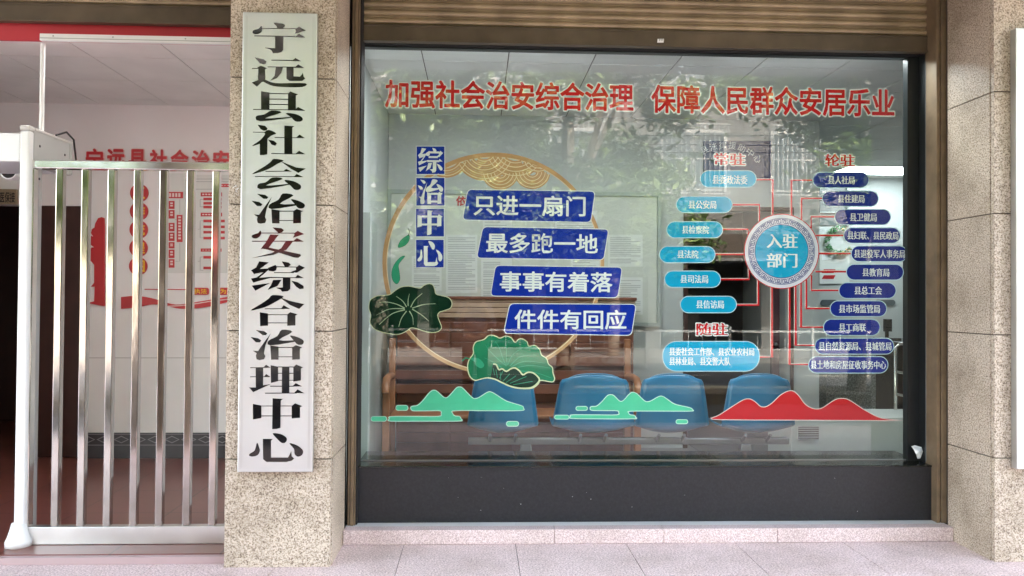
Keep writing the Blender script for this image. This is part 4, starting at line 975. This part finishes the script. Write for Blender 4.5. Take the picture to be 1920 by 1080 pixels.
# big red letters and wall decals
t = thing('wall_lettering', 'raised red characters in a row high on the lobby wall', 'lettering', tuple(uy(300, 325, YL)))
r = list(trect(163, 280, 555, 318, YL)); r[1] = r[0]+(X(437, YL, 300)-r[0])/7.0*10-.0
tx = '宁远县社会治安综合'; x_ = r[0]; pw = (X(437, YL, 300)-X(163, YL, 300))/6.93
for i, ch in enumerate(tx[:8]):
    cx0 = x_+pw*i; zz = Z(281, YL, 300)
    m = MB(); text(m, ch, (cx0, cx0+pw*.84, zz-.185, zz), YL-.022, .034); m.obj('character', 'red_paint', t)
    m = MB(); text(m, ch, (cx0, cx0+pw*.84, zz-.185, zz), YL-.010, .075, ref=.034); m.obj('outline', 'pink_edge', t)
C9 = lambda p: crop(p, 140, 240, 3)
m = MB(); m.plate(P(C9([(75,985),(113,975),(116,893),(95,893),(113,870),(113,770),(92,745),(82,715),(85,685),(100,672),(113,672),(78,645),(78,600),(108,612),(95,592),(100,570),(115,560),(118,540),(135,508),(155,502),(170,508),(172,560),(172,1000),(165,1002)]), YL), YL-.012, .011)
tag(m.obj('wall_cutout', 'red_paint'), 'red cut out silhouette on the lobby wall behind the gate bars', 'decoration')
m = MB(); top = smooth([(228, 557), (250, 555), (275, 557), (300, 563), (330, 571), (370, 566), (430, 556)], 4, False); bot = smooth([(228, 579), (260, 576), (285, 571), (310, 573), (340, 579), (380, 577), (430, 566)], 4, False)
m.plate(P(top+bot[::-1], YL), YL-.012, .011)
rb = tag(m.obj('wall_ribbon', 'red_paint'), 'waving red ribbon cut out along the lobby wall', 'decoration')
m = MB(); m.ribbon(P(smooth([(300, 575), (350, 572), (395, 565), (430, 561)], 4, False), YL), .008, YL-.0128); m.obj('highlight', 'pink_edge', rb)
m = MB(); m.ribbon(P([(272, 542.5), (365, 543)], YL), .008, YL-.012); m.obj('thin_line', 'red_paint', rb)
for a, b, s_ in ((362, 392, '执法'), (411, 441, '为民')):
    t = thing('ribbon_tag', 'red tag with yellow characters above the ribbon, %s one' % ('left' if a < 400 else 'right'), 'tag', tuple(uy((a+b)/2, 552, YL)), 'red tags above the ribbon')
    m = MB(); m.plate(P(stadium(a, 539.5, b, 553, 4), YL), YL-.014, .013); m.obj('plaque', 'red_paint', t)
    m = MB(); text(m, s_, trect(a+3, 541.5, b-3, 551, YL), YL-.0155, .02); m.obj('lettering', 'yellow_vinyl', t)
for i, ch in enumerate('工作流程图'):
    py = 362+i*34.3; t = thing('round_character_sign', 'red disc with a yellow character, number %s of five from the top behind the bars' % ('one', 'two', 'three', 'four', 'five')[i], 'sign', tuple(uy(262, py+16, YL)), 'red discs on the lobby wall')
    t['label'] = ('topmost of five red discs with yellow characters in the lobby', 'second red disc with a yellow character from the top in the lobby', 'middle one of five red discs with yellow characters in the lobby', 'fourth red disc with a yellow character from the top in the lobby', 'lowest of five red discs with yellow characters in the lobby')[i]
    m = MB(); m.plate(P(arc(262-i*.5, py, 17, 0, 360, 32)[:-1], YL), YL-.014, .013); m.obj('disc', 'red_paint', t)
    m = MB(); text(m, ch, trect(262-11, py-11, 262+11, py+11, YL), YL-.0155, .03); m.obj('character', 'yellow_vinyl', t)
def chart(label, x0, y0, x1, y1, boxes, lines):
    t = thing('flow_chart', label, 'poster', tuple(uy((x0+x1)/2, y1, YL)))
    m = MB(); m.plate(P([(x0, y0), (x1, y0), (x1, y1), (x0, y1)], YL), YL-.008, .007); m.obj('sheet', 'paper', t)
    m = MB()
    for a, b, c, d in boxes: m.plate(P([(a, b), (c, b), (c, d), (a, d)], YL), YL-.0095, .001)
    m.obj('red_boxes', 'red_paint', t)
    m = MB()
    for a, b, c, d in boxes:
        if c-a > d-b:
            n = max(2, int((c-a)/6))
            for k in range(n): m.plate(P([(a+3+k*(c-a-6)/n, b+2.5), (a+3+(k+.65)*(c-a-6)/n, b+2.5), (a+3+(k+.65)*(c-a-6)/n, d-2.5), (a+3+k*(c-a-6)/n, d-2.5)], YL), YL-.0105, .0003)
        else:
            n = max(2, int((d-b)/6))
            for k in range(n): m.plate(P([(a+3, b+3+k*(d-b-6)/n), (c-3, b+3+k*(d-b-6)/n), (c-3, b+3+(k+.6)*(d-b-6)/n), (a+3, b+3+(k+.6)*(d-b-6)/n)], YL), YL-.0105, .0003)
    m.obj('print', 'pink_edge', t)
    m = MB()
    for q in lines: m.ribbon(P(q, YL), .005, YL-.0100)
    m.obj('grey_lines', 'print_grey', t)
chart('white flow chart sheet with a red column of boxes behind the bars', 312, 325, 348, 512, [(315, 360, 344, 372), (317, 377, 328, 392), (317, 394, 328, 410), (332, 403, 343, 454), (317, 418, 328, 434), (317, 436, 328, 452), (317, 454, 328, 466), (317, 468, 328, 484), (317, 486, 328, 502)], [[(338, 374), (338, 402)], [(338, 456), (338, 490), (330, 490)], [(329, 412), (332, 412)]])
chart('white organisation sheet with small red boxes next to the pillar', 360, 328, 440, 512, [(377, 361, 417, 368.5), (382, 371, 416, 376), (382, 379, 416, 384), (382, 386, 416, 391), (377, 399, 417, 406), (382, 412, 422, 417), (382, 423, 422, 428), (382, 433, 422, 438), (382, 444, 422, 449), (377, 466, 416, 472), (382, 480, 400, 485), (382, 500, 400, 505), (412, 345, 440, 351)], [[(376, 374), (376, 388)], [(376, 374), (382, 374)], [(376, 388), (382, 388)], [(372, 430), (376, 430), (376, 414), (382, 414)], [(376, 430), (376, 446), (382, 446)], [(372, 490), (376, 490), (376, 482), (382, 482)], [(376, 490), (376, 507), (382, 507)], [(364, 336), (438, 336)], [(364, 341), (438, 341)], [(364, 355), (410, 355)]])

# bronze shutter and red banner over the entrance
YT = .55
t = shutter(-4.2, XA0+.02, YT, Z(44, YT, 200), Z(8, YT, 200), 3.60, 'bronze roller shutter rolled up above the entrance at the left', 4)
m = MB(); q = P([(-60, 45), (440, 52), (440, 82), (-60, 78)], YT+.05)
bn = thing('banner', 'red banner strip hanging under the left shutter', 'banner', (q[0][0], YT+.05, q[2][1]))
m.box(-4.2, XA0+.03, YT+.05, YT+.07, Z(79, YT+.05, 200), Z(47, YT+.05, 200)+.02); m.obj('cloth', mat('banner_red', (.50, .025, .04), .55, var=.1, vscale=2), bn)
YTR = .52
t = thing('cable_trunking', 'white plastic cable trunking across the red banner', 'trunking', (X(250, YTR), YTR, Z(80, YTR, 250)))
x0 = X(74, YTR, 70); z0, z1 = Z(79, YTR, 250), Z(66, YTR, 250)
MB().box(x0, XA0+.03, YTR, YTR+.03, z0, z1).obj('trunk', 'white_alu', t, bevel=.003)
m = MB(); m.box(x0+.001, XA0+.029, YTR-.003, YTR-.0005, z0+.012, z0+.016)
for px in (100, 212, 348): p = uy(px, 71, YTR); m.ball((p.x, YTR-.002, (z0+z1)/2+.006), .005, .003, .005, 8, 6)
m.obj('seam', 'print_grey', t)
t = thing('cable_conduit', 'thin white conduit hanging from the trunking to the detector', 'conduit', (X(73, .55), .55, 2))
xx = X(73, .56); MB().tube([(xx, .56, Z(82, .56, 73)), (xx, .56, Z(245, .56, 73))], .014, 10).obj('pipe', 'white_alu', t)

# steel gate panel
gt = thing('steel_gate', 'stainless steel barred gate panel between detector and left pillar', 'gate', (-1.9, YG, .045))
zt0, zt1 = Z(319, YG, 230), Z(303, YG, 230); zb0, zb1 = Z(1003, YG, 230), Z(985, YG, 230)
xg0 = X(47, YG, 650); xg1 = XA0-.004; D_ = .05
MB().box(xg0, xg1, YG-.028, YG+.028, zt0, zt1).obj('top_rail', 'stainless', gt, bevel=.006)
MB().box(xg0, xg1, YG-.028, YG+.028, .045, zb1).obj('bottom_rail', mat('dull_steel', (.70, .69, .68), .32, 1., var=.05), gt, bevel=.004)
MB().box(xg0, X(63, YG, 650), YG-.027, YG+.027, zb1+.0005, zt0-.0005).obj('stile', 'stainless', gt, bevel=.005)
for px in (110, 158, 207, 256, 304, 355, 403):
    x_ = X(px, YG, 650); MB().box(x_-.0195, x_+.0195, YG-.022, YG+.022, zb1+.0004, zt0-.0004).obj('bar', 'bar_steel', gt, bevel=.004)

# walk through metal detector
dt = thing('metal_detector', 'white walk-through metal detector with grey side panel at the left edge', 'metal detector', (-2.5, .5, .045))
yd0, yd1 = .24, .72
xa, xb = X(31, yd0, 600), X(50, yd0, 600); zt_ = Z(234, yd0, 40)
m = MB(); m.box(xa, xb, yd0, yd0+.05, .045, zt_-.03); m.obj('front_post', 'white_alu', dt, bevel=.012)
m = MB(); m.box(xa-.003, xb+.003, yd0-.004, yd0+.056, zt_-.029, zt_); m.obj('corner_cap', mat('cap_grey', (.62, .60, .58), .4), dt, bevel=.012)
zbm = Z(305, yd0, 60); MB().box(xa+.004, xb-.002, yd0+.051, yd1-.04, zbm, zt_-.012).obj('side_panel', 'gate_box', dt)
MB().box(xa, xb+.002, yd1-.039, yd1, zbm, zt_-.01).obj('rear_cheek', 'gate_box', dt, bevel=.01)
MB().box(xa+.01, xb-.01, .36, .40, .045, zbm-.001).obj('rear_leg', 'gate_box', dt, bevel=.008)
MB().box(xa, xb+.003, yd0+.057, yd1, zt_-.022, zt_-.004).obj('top_trim', mat('cap_grey', (.62, .6, .58), .4), dt, bevel=.006)
m = MB()
for yy, zz in ((yd0+.11, zt_-.10), (yd1-.09, zt_-.10), (yd0+.11, zt_-.29)): m.ball((xb-.002, yy, zz), .004, .008, .008, 10, 6)
m.obj('screw', 'black_plastic', dt)
MB().box(xa-.80, xa-.001, yd0+.006, yd1, Z(302, yd0, 10), Z(249, yd0, 10)).obj('crossbeam', mat('beam_white', (.84, .85, .86), .3), dt, bevel=.006)
MB().lathe((xa+.02, yd0+.02, .045), [(.0, 0), (.068, 0), (.068, .03), (.058, .05), (.046, .09), (.036, .13), (0, .13)], 24).obj('foot', 'white_alu', dt)
m = MB(); m.tube([(xb, yd1-.2, zt_+.0), (xb+.01, yd1-.1, zt_+.04), (xb+.01, yd1-.01, zt_+.01), (xb+.012, yd1+.02, zt_-.12)], .006, 6); m.obj('cable', 'black_plastic', dt)
p = uy(16, 320, .95)
t = thing('bullet_camera', 'white round camera with dark lens under the detector beam', 'camera', tuple(p))
m = MB(); m.lathe((0, 0, 0), [(0, .10), (.035, .10), (.055, .07), (.06, 0), (.05, -.004), (.05, .004)], 20, 'y')
for v in m.v: v.x += p.x; v.y += p.y; v.z += p.z
m.obj('housing', 'white_alu', t)
m = MB(); m.lathe((p.x, p.y, p.z), [(0, .002), (.0495, .002)], 20, 'y'); m.obj('lens', 'black_plastic', t)
m = MB(); m.tube([(p.x, p.y+.06, p.z+.03), (p.x, p.y+.10, Z(300, 1.05, 10))], .015, 8); m.obj('bracket', 'white_alu', t)

# =================================================================== ACROSS THE STREET (seen in the glass)
random.seed(11)
YF = -18.2
ob = thing('opposite_building', 'white tiled building across the street, reflected in the glass', 'building', (3, YF-3, 0))
m = MB(); m.box(-9, 16, YF-8, YF, 2.75, 13); m.box(-9, 16, YF-8, YF-5, 0, 2.745)
for k in range(8): m.box(-8.7+k*3.5-.12, -8.7+k*3.5+.25, YF-5, YF, 0, 2.745)
m.obj('wall', 'white_facade_tile', ob)
fr_, pn = MB(), MB()
for k in range(7):
    for zz in (4.9, 8.2, 11.0):
        x0 = -8+k*3.4
        w_ = MB(); w_.box(x0-.08, x0+1.98, YF+.001, YF+.06, zz-.08, zz+1.78); wo = w_.obj('window', mat('frame_grey', (.34, .34, .34), .5), ob)
        w2 = MB()
        for i in range(2): w2.box(x0+i*.98, x0+.92+i*.98, YF+.061, YF+.066, zz, zz+1.7)
        w2.obj('pane', mat('pane_dark', (.05, .07, .08), .08), wo)
        w3 = MB()
        for i in range(15): w3.box(x0-.1+i*.145, x0-.08+i*.145, YF+.35, YF+.37, zz-.2, zz+1.9)
        for i in range(3): w3.box(x0-.12, x0+2.0, YF+.34, YF+.38, zz-.22+i*1.05, zz-.18+i*1.05)
        w3.obj('grille', mat('grille_grey', (.30, .30, .30), .5), wo)
for k in range(7):
    x0 = -8.4+k*3.5; m = MB(); m.box(x0+.05, x0+2.95, YF-4.2, YF-4.15, .02, 2.7); m.box(x0+.4, x0+1.6, YF-2.2, YF-1.6, .02, 1.0); m.obj('shop_opening', mat('shop_dark', (.02, .02, .024), .6), ob)
MB().box(-9, 16, YF+.26, YF+1.5, 2.62, 2.70).obj('awning', mat('awning_grey', (.12, .12, .12), .7), ob)
# shop signs
def shop_sign(x0, x1, label, mname, words, z0=2.75, z1=3.5, colour='white_vinyl'):
    t = thing('shop_sign', label, 'sign', ((x0+x1)/2, YF, z0), 'shop signs across the street')
    MB().box(x0, x1, YF+.031, YF+.25, z0, z1).obj('board', mname, t)
    if words:
        m = MB()
        for s_, a, b, c, d in words:
            text(m, s_, (-b, -a, c, d), 0, .03)
        for v in m.v: v.x = -v.x; v.y = YF+.255
        m.f = [tuple(f) for f in m.f]
        m.obj('lettering', colour, t)
    return t
shop_sign(-9, -3.6, 'long red shop sign across the street', mat('sign_red', (.17, .012, .015), .5), [])
shop_sign(.8, 5.4, 'blue clinic sign with white characters across the street', mat('sign_teal', (.06, .10, .22), .4), [('所诊医', 0, 0, 0, 0)][:0], 2.55, 3.35)
m = MB(); text(m, '宁远县', (-4.55, -3.1, 2.75, 3.15), 0, .03); text(m, '医诊所', (-2.6, -1.3, 2.75, 3.15), 0, .03)
for v in m.v: v.x = -v.x; v.y = YF+.256
cl = [o for o in bpy.data.objects if o.name.startswith('shop_sign') and 'clinic' in o['label']][0]
m.obj('lettering', 'white_vinyl', cl)
m = MB()
for dx, dz_ in ((-.12, 0), (.12, 0), (0, .12), (0, -.12)): m.ball((4.9+dx, YF+.25, 2.95+dz_), .11, .02, .11, 12, 8)
m.obj('clover_mark', 'white_vinyl', cl)
shop_sign(-.9, .7, 'purple shop sign across the street', mat('sign_purple', (.20, .02, .30), .4), [], 2.5, 3.3)
shop_sign(6, 12, 'dark brown shop sign across the street', mat('sign_brown', (.04, .028, .02), .5), [])

# street trees
def tree(x, y, h, r, label, n=13000, tr=1.):
    t = thing('street_tree', label, 'tree', (x, y, 0), 'street trees in front of the opposite building')
    m = MB(); fork = h*.36
    m.tube([(x, y, -.05), (x+.05, y, fork*.5), (x+.02, y+.03, fork), (x+.1, y, h*.75)], [.16*tr, .13*tr, .12*tr, .04], 10)
    cl = []
    for k in range(9):
        a = random.uniform(0, 6.28); q = random.uniform(.35, .95)*r; e = Vector((x+q*math.cos(a), y+q*math.sin(a), random.uniform(fork*1.05, h*.95)))
        m.tube([(x+.02, y+.02, fork*random.uniform(.8, 1.2)), ((x+e.x)/2, (y+e.y)/2, (fork+e.z)/2+.15), e], [.07, .045, .015], 6); cl.append(e)
    m.obj('trunk', mat('bark', (.16, .13, .10), .9, var=.3, vscale=10, bump=.4, bscale=20), t)
    for k in range(16):
        a = random.uniform(0, 6.28); q = r*math.sqrt(random.random()); cl.append(Vector((x+q*math.cos(a), y+q*math.sin(a), random.uniform(fork*.92, h))))
    lv = (MB(), MB())
    for k in range(n):
        c = random.choice(cl); d = Vector((random.gauss(0, 1), random.gauss(0, 1), random.gauss(0, .7))); p = c+d*.34
        s = random.uniform(.045, .085); a = Vector((random.uniform(-1, 1), random.uniform(-1, 1), random.uniform(-.5, .5))).normalized(); b = a.cross(Vector((random.uniform(-1, 1), random.uniform(-1, 1), 1))).normalized()
        lv[k % 3 == 0].add([p-a*s*1.4, p-b*s*.6, p+a*s*1.4, p+b*s*.6], [(0, 1, 2, 3)])
    lv[0].obj('crown', leaf_mat('foliage', (.08, .125, .03)), t); lv[1].obj('young_leaves', leaf_mat('foliage_light', (.26, .34, .13)), t)
for x, y, h, r, n, tr, lb in ((-3.1, -3.15, 8.4, 1.9, 5000, 2.5, 'unseen thick trunked tree added left behind the viewer to darken the gate bars'),  # added out of view so its trunk reflects dark in the gate bars
                              (-1.6, -7.0, 6.6, 2.2, 24000, 1., 'street tree in the planting strip in front of the purple shop sign'),
                              (1.4, -7.0, 6.9, 2.2, 24000, 1., 'street tree in the planting strip, left of the gap before the white facade'),
                              (6.2, -7.0, 6.8, 2.2, 20000, 1., 'street tree in the planting strip in front of the brown shop sign'),
                              (-6.6, -7.0, 6.8, 2.2, 18000, 1., 'street tree in the planting strip in front of the red shop sign'),
                              (3.6, -15.2, 5.6, 1.8, 7000, 1., 'street tree on the far pavement before the clinic sign')):
    tree(x, y, h, r, lb, n, tr)
# white street guard rail
t = thing('guard_rail', 'white steel guard rail along the road opposite', 'railing', (0, -6.1, 0))
m = MB(); m.box(-12, 12, -12.92, -12.88, .72, .77); m.box(-12, 12, -12.92, -12.88, .30, .34); m.obj('rails', mat('rail_paint', (.32, .33, .33), .5), t)
m = MB()
for k in range(13): m.box(-12+k*2-.03, -12+k*2+.03, -12.94, -12.86, -.14, .85)
m.obj('posts', 'rail_paint', t)
m = MB()
for k in range(12):
    x0 = -12+k*2
    for i in range(1, 6): m.box(x0+i/3-.008, x0+i/3+.008, -12.91, -12.89, .34, .72)
m.obj('balusters', 'rail_paint', t)
# overhead wires
for i, (z0, z1) in enumerate(((5.2, 5.35), (5.5, 5.5), (5.65, 5.8))):
    m = MB(); m.tube([(-20+4*k, -13.2-.1*i, z0+(z1-z0)*k/10-.25*math.sin(math.pi*k/10)) for k in range(11)], .02, 5)
    tag(m.obj('overhead_wire', 'black_plastic'), ('lowest of the three black wires over the far pavement', 'middle one of the three black wires over the far pavement', 'highest of the three black wires over the far pavement')[i], 'wire', 'overhead wires')

# =================================================================== the photographer, seen only as a reflection
def skinned(name, pts, edges, radii, m, parent, sub=2):
    me = bpy.data.meshes.new(name); org = wloc(parent)
    me.from_pydata([Vector(p)-org for p in pts], edges, []); o = bpy.data.objects.new(name, me); COL.objects.link(o); o.parent = parent
    me.materials.append(MATS[m]); sk = o.modifiers.new('skin', 'SKIN'); sk.use_smooth_shade = True
    for v, r in zip(me.skin_vertices[0].data, radii): v.radius = (r, r*.85) if not isinstance(r, tuple) else r
    me.skin_vertices[0].data[0].use_root = True
    ss = o.modifiers.new('sub', 'SUBSURF'); ss.levels = sub; ss.render_levels = sub
    return o
mat('skin', (.50, .30, .21), .5); mat('shirt', (.16, .17, .20), .85, var=.1); mat('trousers', (.05, .04, .035), .85, var=.15); mat('hair', (.012, .010, .009), .5)
px_, py_ = -.03, -4.86
pe = thing('person', 'person in dark trousers and grey shirt holding up a phone to the window', 'person', (px_, py_, -.14))
bp = [(px_, py_, .92), (px_, py_, 1.12), (px_, py_, 1.32), (px_, py_+.01, 1.40), (px_, py_+.02, 1.47), (px_, py_+.03, 1.56), (px_, py_+.035, 1.64)]
be = [(i, i+1) for i in range(6)]; br = [.15, .14, .155, .10, .055, .078, .075]
for s_ in (-1, 1):
    k = len(bp); bp += [(px_+s_*.17, py_, 1.36), (px_+s_*.24, py_+.05, 1.10), (px_+s_*.15, py_+.30, 1.28), (px_+s_*.115, py_+.385, 1.36)]; be += [(2, k), (k, k+1), (k+1, k+2), (k+2, k+3)]; br += [.07, .047, .033, .026]
    k = len(bp); bp += [(px_+s_*.09, py_, .86), (px_+s_*.10, py_+.02, .40), (px_+s_*.11, py_-.01, -.05)]; be += [(0, k), (k, k+1), (k+1, k+2)]; br += [.10, .065, .045]
body = skinned('body', bp, be, br, 'skin', pe)
skinned('shirt', [bp[i] for i in (0, 1, 2)]+[(px_, py_+.005, 1.41)]+[bp[7], bp[8], (px_-.19, py_+.18, 1.20), bp[14], bp[15], (px_+.19, py_+.18, 1.20)], [(0, 1), (1, 2), (2, 3), (2, 4), (4, 5), (5, 6), (2, 7), (7, 8), (8, 9)], [.165, .16, .172, .09, .085, .062, .05, .085, .062, .05], 'shirt', pe)
skinned('trousers', [bp[0], bp[11], bp[12], (bp[13][0], bp[13][1], -.07), bp[18], bp[19], (bp[20][0], bp[20][1], -.07)], [(0, 1), (1, 2), (2, 3), (0, 4), (4, 5), (5, 6)], [.168, .115, .085, .075, .115, .085, .075], 'trousers', pe)
for s_ in (-1, 1):
    m = MB(); x0 = px_+s_*.115; m.ball((x0, py_+.06, -.095), .052, .145, .045, 16, 10); m.obj('shoe', 'black_plastic', pe)
    hx, hy, hz = px_+s_*.115, py_+.385, 1.36
    for f in range(4):
        skinned('finger', [(hx-s_*.005, hy+.01, hz+.02+f*.02), (hx-s_*.012, hy+.045, hz+.035+f*.021), (hx-s_*.035, hy+.060-.002*f, hz+.042+f*.020)], [(0, 1), (1, 2)], [.010, .009, .007], 'skin', pe, 1)
    skinned('thumb', [(hx-s_*.01, hy+.0, hz+.03), (hx-s_*.03, hy+.025, hz+.06), (hx-s_*.05, hy+.03, hz+.075)], [(0, 1), (1, 2)], [.012, .010, .008], 'skin', pe, 1)
m = MB(); m.ball((px_, py_+.015, 1.685), .088, .105, .085, 18, 12); m.obj('hair', 'hair', pe)
for s_ in (-1, 1):
    MB().ball((px_+s_*.031, py_+.108, 1.625), .010, .006, .007, 10, 6).obj('eye', 'black_plastic', pe)
    MB().ball((px_+s_*.080, py_+.02, 1.615), .012, .02, .03, 10, 6).obj('ear', 'skin', pe)
MB().ball((px_, py_+.118, 1.600), .012, .016, .022, 10, 6).obj('nose', 'skin', pe)
MB().ball((px_, py_+.104, 1.565), .024, .008, .007, 10, 6).obj('mouth', mat('lip', (.35, .14, .12), .5), pe)
t = thing('phone', 'black phone held up sideways by the person', 'phone', (px_, CAM.y-.02, 1.41))
MB().box(px_-.085, px_+.085, CAM.y-.040, CAM.y-.032, 1.395, 1.475).obj('case', 'black_plastic', t, bevel=.003)
MB().box(px_-.08, px_+.08, CAM.y-.0415, CAM.y-.0402, 1.40, 1.47).obj('screen', mat('phone_glass', (.02, .02, .025), .05), t)
